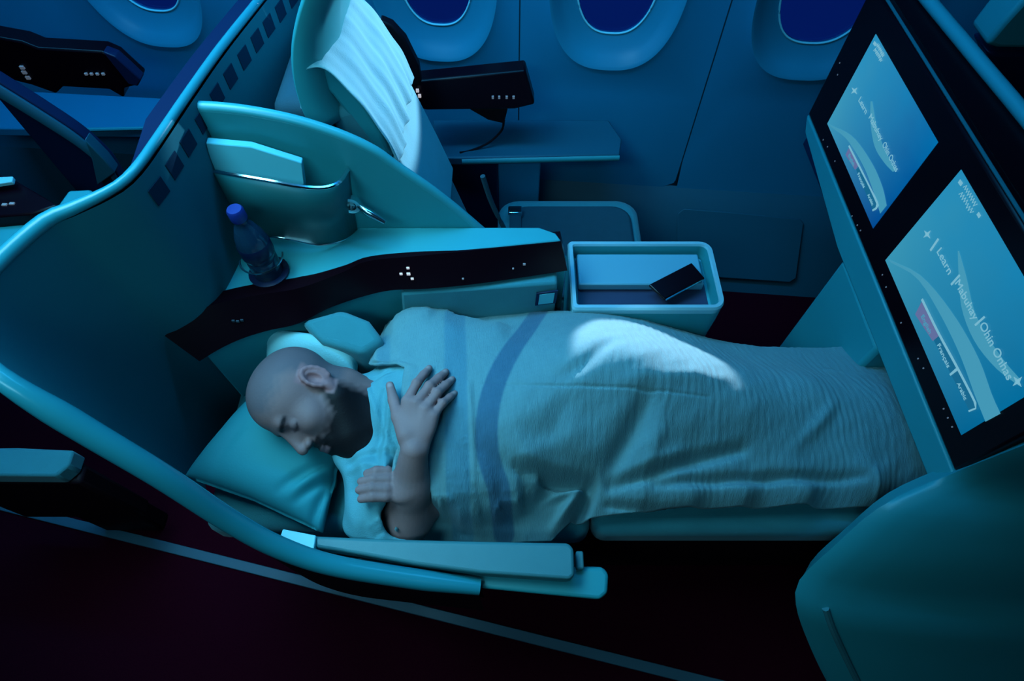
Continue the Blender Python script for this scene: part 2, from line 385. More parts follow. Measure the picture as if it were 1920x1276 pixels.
def plus(u, v, s, parent):
    flat('sparkle', [(u-s, v+s*.9), (u-s*.2, v-s*.3), (u+s*.9, v-s*1.0), (u+s*.3, v+s*.3)], M['ui'], parent, .003)
    flat('sparkle', [(u-s*.8, v-s*1.0), (u+s*.3, v-s*.25), (u+s*.8, v+s*1.1), (u-s*.3, v+s*.25)], M['ui'], parent, .003)
def squiggle(u, v, u2, v2, h, parent):
    # logo lettering too small to read in the photo: a row of letter-like strokes
    a, b = U(u, v, x=PX), U(u2, v2, x=PX); n = 15; rnd = random.Random(int(u))
    pts = [np.array([PX-.003, a[1]+(b[1]-a[1])*i/n, (a[2]+b[2])/2+h*(.9 if i % 2 else -.9)*rnd.uniform(.5, 1)]) for i in range(n+1)]
    tube('logo_line', pts, .0009, M['ui'], parent, seg=4, smooth=False)
plus(1741, 439, 7, S1); plus(1911, 715, 9, S1)
for q in (((1746, 468), (1761, 446)), ((1785, 532), (1801, 514)), ((1830, 608), (1848, 592))):
    (a, b), (c, e) = q
    flat('divider_line', [(a, b), (a+2, b+3), (c+2, e+3), (c, e)], M['ui'], S1, .003)
text_obj('Learn', 'welcome_text', 1758, 464, 1790, 516, .018, S1, M['ui'])
text_obj('Mabuhay', 'welcome_text', 1796, 528, 1834, 596, .018, S1, M['ui'])
text_obj('Ohin Onhas', 'welcome_text', 1842, 608, 1900, 708, .019, S1, M['ui'])
squiggle(1810, 350, 1834, 384, .006, S1)
squiggle(1803, 362, 1827, 398, .006, S1)
flat('logo_mark', [(1799, 342), (1803, 336), (1808, 343), (1804, 349)], M['ui'], S1, .003)
flat('logo_mark', [(1834, 402), (1838, 397), (1842, 404), (1838, 409)], M['ui'], S1, .003)
# page on the window screen
ribbon('swoosh', [(1560, 238), (1590, 262), (1620, 310), (1640, 360), (1652, 400)], [(1556, 233), (1600, 256), (1636, 305), (1656, 350), (1664, 385)], M['ui_dim'], S2, .0016)
ribbon('swoosh', [(1634, 190), (1634, 230), (1642, 275), (1660, 305), (1676, 322)], [(1637, 190), (1644, 230), (1656, 270), (1670, 298), (1682, 318)], M['ui_dim'], S2, .0016)
flat('key_bar', [(1607, 318), (1612, 312), (1648, 380), (1646, 392), (1638, 394)], M['ui_dark'], S2, .0020)
flat('selected_key', [(1587, 290), (1593, 278), (1611, 310), (1605, 318)], M['ui_sel'], S2, .0024)
ribbon('key_outline', [(1595, 272), (1612, 305), (1632, 345), (1649, 380), (1648, 390), (1639, 396)], [(1593, 274), (1610, 308), (1630, 347), (1646, 382), (1645, 388), (1638, 393)], M['ui'], S2, .0028)
text_obj('English', 'key_text', 1592, 288, 1605, 312, .010, S2, M['ui_dim'])
text_obj('Français', 'key_text', 1610, 324, 1624, 352, .010, S2, M['ui'])
text_obj('Arabic', 'key_text', 1629, 362, 1640, 386, .009, S2, M['ui'])
plus(1604, 170, 6, S2)
text_obj('Learn', 'welcome_text', 1613, 184, 1628, 212, .016, S2, M['ui'])
text_obj('Mabuhay', 'welcome_text', 1634, 216, 1655, 262, .016, S2, M['ui'])
text_obj('Ohin Onhas', 'welcome_text', 1660, 268, 1684, 320, .016, S2, M['ui'])
squiggle(1646, 84, 1660, 104, .0055, S2)
squiggle(1642, 92, 1656, 114, .0055, S2)
flat('logo_mark', [(1639, 82), (1642, 77), (1646, 82), (1643, 87)], M['ui'], S2, .003)
# tiny key lights on the bezel
for u, v in ((1544, 262), (1552, 275), (1566, 302), (1598, 405), (1608, 422), (1614, 432), (1655, 515), (1662, 538), (1690, 605), (1722, 672), (1732, 690), (1770, 766), (1778, 783), (1786, 800), (1575, 118), (1571, 140)):
    q = U(u, v, x=PX); box('key_light', PX-.0015, PX+.001, q[1]-.0012, q[1]+.0012, q[2]-.0014, q[2]+.0014, M['led2'], fs, bevel=0)

# ================================================================== REAR SHELL
rim_px = [(560, -95, 1.1125), (522, -48, 1.1125), (485, 0, 1.1125), (415, 88, 1.1125), (357, 169, 1.1125), (293, 263, 1.1125), (262, 307, 1.1125), (230, 341, 1.1125), (189, 366, 1.1125), (135, 391, 1.1125), (84, 415, 1.1125), (0, 488, 1.1125), (-58, 560, 1.1125), (-62, 630, 1.11), (0, 706, 1.10), (150, 800, 1.02), (300, 890, .92), (430, 975, .80), (520, 1024, .725), (620, 1058, .67), (760, 1082, .63), (900, 1100, .61)]
rim = spline([U(u, v, z=z) for u, v, z in rim_px], 110)
rs = thing('seat_shell', 'curved teal shell wrapping behind the sleeper, with rounded rim and dark vents', 'seat shell', (-.62, .6, FZ))
tube('shell_rim', rim, [.008]*9+[.012]*4+[.018]*8+[.014], M['shell_rim'], rs, seg=14)
inn = offset_path(rim, .010)
lo = inn.copy(); lo[:, 2] = .42
midp = offset_path(rim, .004); midp[:, 2] = np.minimum(midp[:, 2]-.10, midp[:, 2])
rows = [inn-np.array([0, 0, .006]), inn*np.array([1, 1, 0])+np.array([0, 0, 1])*(inn[:, 2:]*.9+.1*.42), midp*np.array([1, 1, 0])+np.array([0, 0, 1])*(inn[:, 2:]*.5+.5*.42), lo]
upper = rows[0]; k70 = 34
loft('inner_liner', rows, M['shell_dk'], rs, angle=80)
out = offset_path(rim, -.006); out2 = offset_path(rim, -.048)
k1 = 42
loft('rear_band', [out[:k1]-np.array([0, 0, .001]), np.array([out[i]*(1-t)+out2[i]*t for i, t in ((i, min(1, (k1-1-i)/9)) for i in range(k1))])-np.array([0, 0, .006]), np.array([out[i]*(1-t)+out2[i]*t for i, t in ((i, min(1, (k1-1-i)/9)) for i in range(k1))])-np.array([0, 0, .6])], M['navy'], rs, angle=50)
o3 = offset_path(rim, -.012); o3l = o3.copy(); o3l[:, 2] = np.minimum(o3[:, 2]-.05, .40)
loft('outer_skin', [o3[k1-4:]-np.array([0, 0, .006]), (o3[k1-4:]+o3l[k1-4:])/2, o3l[k1-4:]], M['blackm'], rs, angle=80)
# vents on the inner face, each a small dark tile
def on_rim_face(u, v, z):
    d_ = ray(u, v); best = None
    # intersect with the vertical inner face under the rim polyline
    for i in range(44):
        a, b = inn[i][:2], inn[i+1][:2]
        A = np.array([[d_[0], a[0]-b[0]], [d_[1], a[1]-b[1]]])
        try: t, s = np.linalg.solve(A, a)
        except Exception: continue
        if 0 <= s <= 1 and t > 0: best = (t, i) if best is None or t < best[0] else best
    t, i = best; q = d_*t+np.array([0, 0, CZ]); T = inn[i+1]-inn[i]; T[2] = 0; T /= np.linalg.norm(T)
    return q, T
for u, v in ((548, -6), (526, 20), (504, 48), (482, 76), (458, 108), (432, 143), (407, 180), (380, 226), (353, 268), (327, 310), (298, 358)):
    try: q, T = on_rim_face(u, v, 0)
    except Exception: continue
    Nn = np.array([-T[1], T[0], 0]); h = .015; q = q+Nn*.0
    prism('vent_tile', [q-T*h*1.2-np.array([0, 0, h*1.1]), q+T*h*1.2-np.array([0, 0, h*1.1]), q+T*h*1.2+np.array([0, 0, h*1.1]), q-T*h*1.2+np.array([0, 0, h*1.1])], Nn*.0015, M['vent'], rs, bevel=.0005)

# aisle armrest on the shell
ar_top = [U(u, v, z=.60) for u, v in ((585, 1040), (700, 1050), (900, 1062), (1060, 1064), (1130, 1062), (1142, 1075), (1140, 1112), (1125, 1124), (1000, 1112), (850, 1097), (720, 1080), (620, 1058))]
prism('armrest_base', ar_top, (.0, .02, -.10), M['shell'], rs, bevel=.012, seg=3)
pad = [U(u, v, z=.645) for u, v in ((586, 1004), (700, 1009), (850, 1013), (1000, 1016), (1066, 1017), (1076, 1028), (1078, 1078), (1068, 1086), (900, 1074), (780, 1058), (680, 1040), (592, 1026))]
prism('armrest_pad', pad, (0, .004, -.055), M['leather'], rs, bevel=.007, seg=3)
prism('end_tab', [U(u, v, z=.652) for u, v in ((530, 991), (592, 1003), (588, 1031), (520, 1018))], (0, .0, -.04), M['tag'], rs, bevel=.002)
box('latch', *(lambda a: (a[0]-.007, a[0]+.007, a[1]-.016, a[1]+.016))(U(1087, 1050, z=.61)), .585, .615, M['leather'], rs, bevel=.003)

# ================================================================== CONSOLE between the seats
DY = .8925
con = thing('center_console', 'teal console between the seats with a curved wing divider and black control strip', 'console', (-.25, .85, FZ))
top_e = spline([U(u, v, z=z) for u, v, z in ((296, 620, .80), (345, 594, .80), (400, 571, .80), (480, 553, .798), (560, 540, .795), (640, 511, .793), (690, 489, .792), (780, 480, .792), (900, 468, .79), (1052, 453, .788))], 60)
bot_e = spline([U(u, v, z=z) for u, v, z in ((374, 677, .735), (410, 655, .735), (450, 636, .735), (500, 620, .733), (560, 606, .731), (625, 574, .729), (720, 546, .727), (800, 541, .727), (900, 531, .726), (1064, 507, .725))], 60)
back = np.array([0, .035, -.005])
loft('control_strip', [[a+back, a, b, b+back] for a, b in zip(top_e, bot_e)], M['black'], con, closed=True, caps=True, angle=30, bevel=0)
cs = con.children[-1]
poly = list(top_e+np.array([0, .002, .001]))+[U(1042, 438, z=.788), np.array([.06, DY, .788]), np.array([-.60, DY, .79]), np.array([-.66, .78, .79])]
poly = [np.array([p[0], p[1], .79]) for p in poly]
prism('console_top', poly, (0, 0, -.03), M['shell_hi'], con, bevel=.003)
low = [np.array([p[0], p[1]+.022, .745]) for p in bot_e]+[np.array([.10, DY, .745]), np.array([-.6, DY, .745]), np.array([-.66, .78, .745])]
prism('console_body', low, (0, .0, -.845), M['shell'], con, bevel=.004)
# raised side panel under the strip
fp = [U(752, 548, z=.715), U(900, 541, z=.715), U(1045, 528, z=.715)]
a0, a1 = fp[0]+np.array([0, -.004, 0]), fp[2]+np.array([0, -.004, 0])
prism('side_panel', [a0, a1, a1+np.array([.0, -.012, -.22]), a0+np.array([-.02, -.012, -.22])], (0, .05, 0), M['fabric'], con, bevel=.006)
qa, qb = U(1006, 552, z=.69), U(1046, 536, z=.70)
qa[1] = qb[1] = a1[1]-.010
lab = prism('label_plate', [qa, qb, qb+np.array([-.002, -.002, -.045]), qa+np.array([-.002, -.002, -.045])], (0, .004, 0), M['navy'], con, bevel=.001)
ii = [qa*.85+qb*.15+np.array([0, -.001, -.005]), qa*.15+qb*.85+np.array([0, -.001, -.005]), qa*.15+qb*.85+np.array([-.002, -.003, -.040]), qa*.85+qb*.15+np.array([-.002, -.003, -.040])]
prism('label_face', ii, (0, .002, 0), M['paper'], lab, bevel=0)
# key lights on the strip
def on_strip(u, v):
    best = None; d_ = ray(u, v)
    for i in range(59):
        a, b, c = top_e[i], top_e[i+1], bot_e[i]
        n = np.cross(b-a, c-a); t = np.dot(n, a-np.array([0, 0, CZ]))/np.dot(n, d_); q = d_*t+np.array([0, 0, CZ])
        s = np.dot(q-a, b-a)/np.dot(b-a, b-a)
        if -.05 <= s <= 1.05: return q-d_/np.linalg.norm(d_)*.003
    return None
for u, v, r_, k in ((752, 513, .003, 'led'), (765, 502, .003, 'led'), (766, 513, .0038, 'led'), (773, 522, .003, 'led'), (983, 495, .0028, 'led2'), (962, 503, .0018, 'led2'), (868, 522, .002, 'led2'), (438, 601, .003, 'led3'), (446, 602, .003, 'led3'), (454, 600, .003, 'led3')):
    q = on_strip(u, v)
    if q is not None: box('key_light', q[0]-r_, q[0]+r_, q[1]-.002, q[1]+.001, q[2]-r_*.8, q[2]+r_*.8, M[k], cs, bevel=0)
# wing divider
wing = [U(u, v, y=DY) for u, v in ((372, 208), (420, 211), (480, 219), (560, 236), (640, 262), (700, 290), (740, 318), (800, 358), (850, 396), (905, 442))]
ws = spline(wing, 40); wl = ws.copy(); wl[:, 2] = .76
wpoly = list(ws)+[np.array([ws[-1][0], DY, .76]), np.array([ws[0][0]-.02, DY, .76])]
prism('wing_divider', wpoly, (0, .022, 0), M['shell'], con, bevel=.004)
tube('wing_edge', ws+np.array([0, .011, .0]), .011, M['shell_hi'], con, seg=10)
# magazine pocket on the wing
rimP = spline([U(388, 318, y=.875), U(430, 326, y=.83), U(500, 338, y=.815), U(560, 349, y=.815), U(605, 352, y=.825), U(635, 342, y=.845), U(652, 318, y=.889)], 40)
botP = spline([U(455, 430, y=.88), U(490, 441, y=.845), U(520, 443, y=.83), U(560, 450, y=.828), U(600, 457, y=.828), U(640, 450, y=.85), U(668, 432, y=.889)], 40)
pk = loft('magazine_pocket', [rimP, rimP*.6+botP*.4+np.array([0, -.006, 0]), botP], M['glassy'], con, solid=.004, angle=80)
tube('pocket_rim', rimP, .0045, M['chrome'], pk, seg=8)
tube('pocket_rail', botP+np.array([0, -.003, .002]), .0035, M['chrome'], pk, seg=8)
for u in (605, 645):
    a = U(u, 458, y=.85); prism('rail_bracket', [a, a+np.array([.02, 0, 0]), a+np.array([.012, .02, -.05])], (0, .006, 0), M['shell'], pk, bevel=.001)
# coat hook
hk = U(660, 372, y=.884); hb = U(722, 416, y=.845)
rg = [[hk+np.array([.020*math.cos(a), -.010+k_*-.012, .020*math.sin(a)]) for a in np.linspace(0, 2*math.pi, 20, endpoint=False)] for k_ in (0, 1)]
hook = loft('coat_hook', [[p*1.0 for p in rg[0]], rg[1], [(p-hk)*np.array([.6, 1, .6])+hk for p in rg[1]], [(p-hk)*np.array([.55, 1, .55])+hk+np.array([0, .006, 0]) for p in rg[1]]], M['chrome'], con, closed=True, caps=True)
tube('hook_bar', [hk+np.array([.008, -.012, -.0]), (hk+hb)/2+np.array([0, -.008, .004]), hb], [.005, .0085, .005], M['chrome'], hook, seg=10, n=12)

# papers in the pocket
pa = [U(386, 268, y=.868), U(470, 276, y=.862), U(566, 306, y=.862), U(572, 350, y=.855), U(480, 336, y=.846), U(398, 320, y=.86)]
mgz = prism('magazine', pa, (0, .014, .002), M['paper'], bevel=.002); tag(mgz, 'folded pale blue magazine standing in the console pocket', 'magazine')
# water bottle
bb = U(506, 512, z=.79); bt = np.array([bb[0], bb[1], .79])
bot = thing('water_bottle', 'small clear water bottle with dark blue cap in the console corner', 'bottle', tuple(bt))
M['bottle'] = mat('bottle_plastic', (.02, .10, .2), .1, trans=.6, spec=.6)
lathe('bottle_body', [(.026, 0), (.030, .006), (.030, .05), (.028, .055), (.031, .062), (.031, .10), (.027, .118), (.018, .142), (.012, .152), (.012, .162)], bt, M['bottle'], bot)
lathe('bottle_cap', [(.0145, .160), (.0155, .163), (.0155, .182), (.013, .186)], bt, M['cap'], bot)
lathe('label_band', [(.0312, .066), (.0322, .068), (.0322, .096), (.0312, .098)], bt, M['navy'], bot)
ch = thing('cup_holder', 'dark round cup holder ring at the foot of the water bottle', 'cup holder', (bt[0], bt[1], .791))
lathe('holder_base', [(.030, .0), (.040, .0), (.041, .006), (.034, .008)], (bt[0], bt[1], .7905), M['navy'], ch)
tube('holder_wire', [(bt[0]+.042*math.cos(a), bt[1]+.042*math.sin(a), .84) for a in np.linspace(math.radians(-170), math.radians(20), 20)], .002, M['chrome'], ch, seg=6)

# ================================================================== SIDE TABLE BOX with tray and phone
tb = thing('side_table', 'teal storage box with a chrome rimmed tray beside the bed', 'side table', (.31, .866, FZ))
bx0, bx1, by0, by1, bz = .137, .487, .766, .967, .662
def rrect(x0, x1, y0, y1, r, z, n=6, sk=(0, 0)):
    out = []
    for cx, cy, a0 in ((x1-r, y1-r, 0), (x0+.3*r, y1-.3*r, 90), (x0+.3*r, y0+.3*r, 180), (x1-r, y0+r, 270)):
        rr_ = r if cx > (x0+x1)/2 else .3*r
        for a in np.linspace(a0, a0+90, n): out.append(np.array([cx+rr_*math.cos(math.radians(a)), cy+rr_*math.sin(math.radians(a)), z]))
    return out
def ring(o, z, r=.03): return rrect(bx0+o, bx1-o, by0+o, by1-o, max(r-o, .004), z)
loft('box_body', [ring(.03, FZ), ring(.012, .30), ring(.0, .60), ring(0, .64)], M['shell'], tb, closed=True, caps=False, angle=50)
loft('box_rim', [ring(0, .64), ring(-.001, .655), ring(.002, bz), ring(.010, bz), ring(.012, bz-.006)], M['rimmetal'], tb, closed=True, angle=25)
loft('tray_lining', [ring(.012, bz-.006), ring(.016, bz-.045), ring(.024, bz-.05)], M['shell'], tb, closed=True, angle=50)
trf = ring(.016, bz-.048); prism('tray_floor', trf, (0, 0, -.004), mat('tray_mat', (.05, .06, .12), .35, noise=.3, nscale=15), tb, bevel=0)
box('tray_shelf', bx0+.022, bx1-.03, by0+.085, by1-.022, bz-.046, bz-.022, mat('tray_shelf_gloss', (.16, .42, .52), .3), tb, bevel=.004)
ph_c = (U(1218, 540, z=.655)+U(1320, 518, z=.655))/2
pc = [U(1217, 533, z=.650), U(1297, 492, z=.664), U(1322, 521, z=.660), U(1246, 560, z=.646)]
ph = thing('smartphone', 'black smartphone lying tilted in the chrome rimmed tray', 'phone', tuple(sum(pc)/4-np.array([0, 0, .012])))
prism('phone_body', pc, (0, 0, -.008), M['phone'], ph, bevel=.002, seg=3)
tube('phone_edge', [pc[3]+np.array([.004, 0, -.004]), pc[2]+np.array([-.004, 0, -.004])], .0022, M['chrome'], ph, seg=6)

# ================================================================== BED (lie flat seat)
bed = thing('lie_flat_seat', 'teal fabric aisle seat folded flat into a bed under the sleeper', 'seat', (.2, .52, FZ))
def cushion(name, x0, x1, y0, y1, z0, z1, m, parent, r=.03, n=5):
    return box(name, x0, x1, y0, y1, z0, z1, m, parent, bevel=r, seg=5)
cushion('leg_cushion', .17, 1.10, .305, .745, .42, .515, M['fabric'], bed, .03)
cushion('seat_cushion', -.22, .165, .30, .76, .42, .515, M['fabric'], bed, .03)
cushion('back_cushion', -.64, -.225, .31, .72, .43, .53, M['fabric'], bed, .03)
box('bed_frame', -.6, 1.0, .33, .70, .05, .42, M['blackm'], bed, bevel=.01)
# head bolster next to the console
bol = [U(560, 600, z=.73), U(640, 578, z=.735), (U(690, 598, z=.73)), U(722, 640, z=.70), U(680, 664, z=.70), U(600, 640, z=.72)]
prism('head_bolster', bol, (0, .02, -.15), M['fabric'], bed, bevel=.015, seg=4)

def puff(name, A, B, C, D, h, z_under, m, parent=None, n=64, dents=(), folds=(), p=2.2):
    """cushion over four ground corners; h height of the crown"""
    A, B, C, D = map(lambda q: np.array(q, float), (A, B, C, D)); top = []; botm = []
    for i in range(n+1):
        for j in range(n+1):
            s, t = i/n, j/n
            q = (A*(1-s)+B*s)*(1-t)+(D*(1-s)+C*s)*t
            e = (1-abs(2*s-1)**p)*(1-abs(2*t-1)**p); k = max(e, 0)**.45
            # pinch the sides in between the corners
            c_ = (A+B+C+D)/4; pin = .06*(1-k); q = q+(c_-q)*pin*(1-abs(2*s-1)*abs(2*t-1))
            z = h*k
            for (cx, cy, r_, dep) in dents:
                z -= dep*math.exp(-((q[0]-cx)**2+(q[1]-cy)**2)/r_**2)
            for (f0, f1, wd_, dep) in folds:
                ab = np.array(f1)-np.array(f0); tt = np.clip(np.dot(q[:2]-np.array(f0), ab)/np.dot(ab, ab), 0, 1)
                dd = np.linalg.norm(q[:2]-np.array(f0)-ab*tt); z += dep*math.exp(-(dd/wd_)**2)*math.sin(math.pi*min(1, max(0, .1+tt*.8)))
            top.append(q+np.array([0, 0, z])); botm.append(q-np.array([0, 0, z_under*k]))
    m1 = n+1; Fc = []
    for i in range(n):
        for j in range(n):
            a = i*m1+j; Fc.append((a, a+1, a+1+m1, a+m1)); b = a+m1*m1; Fc.append((b, b+m1, b+m1+1, b+1))
    bnd = [(0, j) for j in range(n)]+[(i, n) for i in range(n)]+[(n, j) for j in range(n, 0, -1)]+[(i, 0) for i in range(n, 0, -1)]
    idx = [i*m1+j for i, j in bnd]
    for k in range(len(idx)):
        a, b = idx[k], idx[(k+1) % len(idx)]; Fc.append((a, a+m1*m1, b+m1*m1, b))
    me = bpy.data.meshes.new(name); me.from_pydata([tuple(v) for v in top+botm], [], Fc)
    bm = bmesh.new(); bm.from_mesh(me); bmesh.ops.remove_doubles(bm, verts=bm.verts, dist=1e-5); bmesh.ops.recalc_face_normals(bm, faces=bm.faces); bm.to_mesh(me); bm.free()
    return finish(name, me, m, parent, angle=180)
def xy(u, v, z): return tuple(U(u, v, z=z)[:2])
pl = puff('pillow', U(345, 893, z=.59), U(480, 735, z=.60), U(672, 765, z=.60), U(606, 1000, z=.57), .075, .04, M['pillow'],
          folds=[(xy(515, 912, .65), xy(610, 850, .65), .009, -.010), (xy(535, 922, .65), xy(620, 860, .65), .008, .009), (xy(552, 935, .63), xy(628, 872, .64), .008, -.011), (xy(585, 985, .62), xy(640, 870, .62), .008, .014), (xy(570, 985, .62), xy(626, 875, .62), .008, -.012), (xy(400, 880, .63), xy(470, 790, .64), .012, -.005), (xy(470, 960, .62), xy(540, 975, .61), .014, -.005)],
          dents=[(*xy(575, 770, .66), .09, .03)])
tag(pl, 'teal pillow with soft creases under the sleeping man\'s head', 'pillow')
pl2 = puff('cushion', U(500, 690, z=.62), U(500, 622, z=.66), U(672, 648, z=.67), U(672, 720, z=.62), .06, .08, M['white'])
tag(pl2, 'pale blue white cushion behind the sleeping man\'s head by the console', 'cushion')

# ================================================================== WINDOW SEAT
wsx = thing('passenger_seat', 'upright window seat with a pale headrest, beside the sidewall', 'seat', (-.2, 1.2, FZ))
def side_prof(pts, y0, y1, name, m, parent, bevel=.02, seg=4):
    return prism(name, [(x-.018, y0, z) for x, z in pts], (0, min(y1, 1.315)-y0, 0), m, parent, bevel=bevel, seg=seg)
side_prof([(-.36, .98), (-.30, 1.0), (-.22, .80), (-.17, .60), (-.11, .38), (-.22, .34), (-.32, .62)], 1.03, 1.36, 'backrest', M['fabric'], wsx)
# lower back panel in front, lighter
side_prof([(-.252, .86), (-.235, .86), (-.185, .70), (-.15, .58), (-.17, .57), (-.21, .70)], 1.035, 1.355, 'back_cushion', M['white'], wsx, .006, 3)
hr = [(-.375, 1.06), (-.355, 1.085), (-.32, 1.075), (-.285, 1.00), (-.26, .93), (-.245, .865), (-.262, .85), (-.30, .93), (-.34, 1.02)]
side_prof(hr, 1.03, 1.345, 'headrest', M['shell'], wsx, .008, 3)
box('backrest_frame', -.48, -.38, 1.0, 1.33, .35, 1.02, M['darkfab'], wsx, bevel=.03, seg=4)
# seat pan
def slab(name, x0, x1, y0, y1, z0, z1, m, parent, r, bev=.012):
    out = []
    for cx, cy, a0 in ((x1-r, y1-r, 0), (x0+r, y1-r, 90), (x0+r, y0+r, 180), (x1-r, y0+r, 270)):
        for a in np.linspace(a0, a0+90, 7): out.append((cx+r*math.cos(math.radians(a)), cy+r*math.sin(math.radians(a)), z1))
    return prism(name, out, (0, 0, z0-z1), m, parent, bevel=bev, seg=3)
pan0 = U(945, 375, z=.36); pan1 = U(1195, 372, z=.36)
slab('seat_pan', pan0[0]-.02, pan1[0], 1.02, 1.43, .20, .35, M['fabric'], wsx, .07, .02)
slab('seat_cushion', pan0[0]+.02, pan1[0]-.03, 1.02, 1.385, .345, .365, M['darkfab'], wsx, .06, .012)
bk = U(966, 395, z=.385)
bu = box('belt_buckle', bk[0]-.022, bk[0]+.022, bk[1]-.016, bk[1]+.016, .372, .392, M['chrome'], wsx, bevel=.004)
tube('seat_belt', [bk+np.array([.0, -.01, -.006]), bk+np.array([.0, -.07, -.012]), bk+np.array([.0, -.14, -.015])], .018, M['darkfab'], wsx, seg=8, squash=(1, .15))
side_prof([(-.21, .62), (-.12, .60), (.0, .40), (.06, .22), (-.1, .16), (-.25, .3)], .965, 1.0, 'seat_side', M['blackm'], wsx, .008, 2)
tube('side_piping', [U(905, 330, y=1.0), U(922, 380, y=1.0), U(950, 438, y=1.0)], .006, M['darkfab'], wsx, seg=8, n=10)
# towel draped over the headrest
tw = []
prof = spline([(-.405, .99), (-.395, 1.05), (-.375, 1.095), (-.345, 1.105), (-.318, 1.085), (-.285, 1.02), (-.255, .945), (-.235, .862)], 34)
for i, (x, z) in enumerate(prof):
    row = []
    for j, y in enumerate(np.linspace(1.005, 1.325, 30)):
        f = i/33; wv = .006*math.sin(j*.8+f*3)*f+.004*math.sin(j*1.9+1)*f
        dr = -.035*math.exp(-((y-1.005)/.03)**2)*(.3 if f > .3 else .1)
        tp = -.05*((y-1.005)/.357)*(1-f)**1.5
        row.append((x-.018+wv+.01*f, y, z+dr+tp+.004*math.sin(i*.7+j*.25)))
    tw.append(row)
towel = loft('headrest_towel', tw, M['white'], solid=.004, subsurf=1, angle=180)
tag(towel, 'bright white towel draped over the window seat headrest', 'towel')

# ================================================================== WINDOW SIDE CONSOLE
wc = thing('window_console', 'blue window side ledge with black control bar on a support block', 'console', (0, 1.5, FZ))
e1, e2 = U(866, 296, y=1.42), U(1162, 289, y=1.42)
prism('ledge', [e1, e2, U(1166, 262, y=1.50), np.array([e2[0]-.02, 1.58, e2[2]]), np.array([e1[0]-.1, 1.60, e1[2]]), np.array([e1[0]-.1, 1.42, e1[2]])], (0, 0, -.028), M['dado'], wc, bevel=.004)
tube('ledge_edge', [e1+np.array([0, -.003, -.012]), e2+np.array([0, -.003, -.012])], .010, M['shell'], wc, seg=8, squash=(.5, 1))
c1, c2 = U(928, 305, y=1.45), U(1014, 304, y=1.45)
box('support_block', c1[0], c2[0], 1.45, 1.56, .15, e1[2]-.02, M['wall'], wc, bevel=.006)
box('lower_block', c1[0]-.30, c1[0]+.01, 1.44, 1.56, .10, e1[2]-.03, M['navy'], wc, bevel=.006)
b1 = [U(770, 152, y=1.47), U(985, 131, y=1.47), U(1003, 196, y=1.44), U(965, 205, y=1.44), U(800, 207, y=1.44), U(760, 200, y=1.44)]
cb = prism('control_bar', b1, (0, .05, .0), M['black'], wc, bevel=.006)
prism('bar_underside', [U(880, 205, y=1.46), U(952, 205, y=1.46), U(945, 232, y=1.46), U(915, 225, y=1.46)], (0, .04, 0), M['blackm'], wc, bevel=.003)
for u in (924, 936, 950, 963):
    q = U(u, 182, y=1.436); box('key_light', q[0]-.003, q[0]+.003, 1.433, 1.437, q[2]-.004, q[2]+.004, M['led2'], cb, bevel=0)
for u, v in ((783, 168), (787, 178)):
    q = U(u, v, y=1.45); box('key_light', q[0]-.004, q[0]+.004, 1.443, 1.449, q[2]-.004, q[2]+.004, M['led'], cb, bevel=0)
cable = tube('cable', [U(945, 225, y=1.47), U(940, 245, y=1.47), U(915, 268, y=1.46), U(880, 283, y=1.45), U(862, 286, y=1.44)], .0035, M['blackm'], seg=6, n=20)
tag(cable, 'thin black cable hanging from the window side control bar', 'cable')
# dark shoulder of the next shell between towel and window
dk = thing('side_screen', 'dark rounded privacy screen behind the window seat headrest', 'privacy screen', (-.35, 1.45, .3))
prism('screen_panel', [U(u, v, y=1.40) for u, v in ((712, 38), (735, 48), (760, 75), (785, 125), (790, 160), (740, 170))], (0, .03, 0), M['blackm'], dk, bevel=.005)

# pale rounded support behind the headrest (shoulder wing of the shell)
sw = thing('shoulder_wing', 'curved teal shoulder wing behind the window seat headrest', 'seat wing', (-.47, 1.1, .5))
A = [U(u, v, y=1.0) for u, v in ((575, -30), (556, 30), (546, 90), (550, 150), (566, 205), (588, 250))]
a_ = spline(A, 20)
loft('wing_skin', [a_, a_+np.array([.045, .03, .012]), a_+np.array([.06, .12, .01]), a_+np.array([.06, .3, 0])], M['shell'], sw, solid=.01, angle=80)

# ================================================================== ROW BEHIND (upper left)
rb = thing('rear_window_console', 'black control bar and blue ledge beside the window of the row behind', 'console', (-1.0, 1.5, FZ))
cb2 = prism('control_bar', [U(u, v, y=1.40) for u, v in ((-60, 60), (40, 78), (70, 90), (190, 97), (215, 108), (262, 150), (258, 160), (232, 166), (232, 184), (205, 168), (118, 163), (105, 176), (60, 160), (-60, 130))], (0, .05, 0), M['black'], rb, bevel=.005)
prism('bar_tip', [U(u, v, y=1.395) for u, v in ((192, 97), (216, 106), (264, 150), (258, 162), (240, 158))], (0, .03, 0), M['navy'], rb, bevel=.003)
for u in (162, 172, 183, 194):
    q = U(u, 138, y=1.398); box('key_light', q[0]-.0035, q[0]+.0035, 1.394, 1.399, q[2]-.0025, q[2]+.0025, M['led2'], cb2, bevel=0)
for u, v in ((42, 126), (46, 135), (53, 145)):
    q = U(u, v, y=1.398); box('key_light', q[0]-.005, q[0]+.005, 1.394, 1.399, q[2]-.004, q[2]+.004, M['led2'], cb2, bevel=0)
prism('ledge', [U(u, v, z=.52) for u, v in ((-60, 240), (300, 244), (330, 185), (-60, 165))], (0, 0, -.03), M['wall'], rb, bevel=.004)
tube('ledge_edge', [U(150, 243, z=.525), U(300, 240, z=.525)], .006, M['shell_hi'], rb, seg=8)
rw = thing('rear_divider', 'dark navy seat divider with a pale slanted edge in the row behind', 'divider', (-1.05, 1.1, FZ))
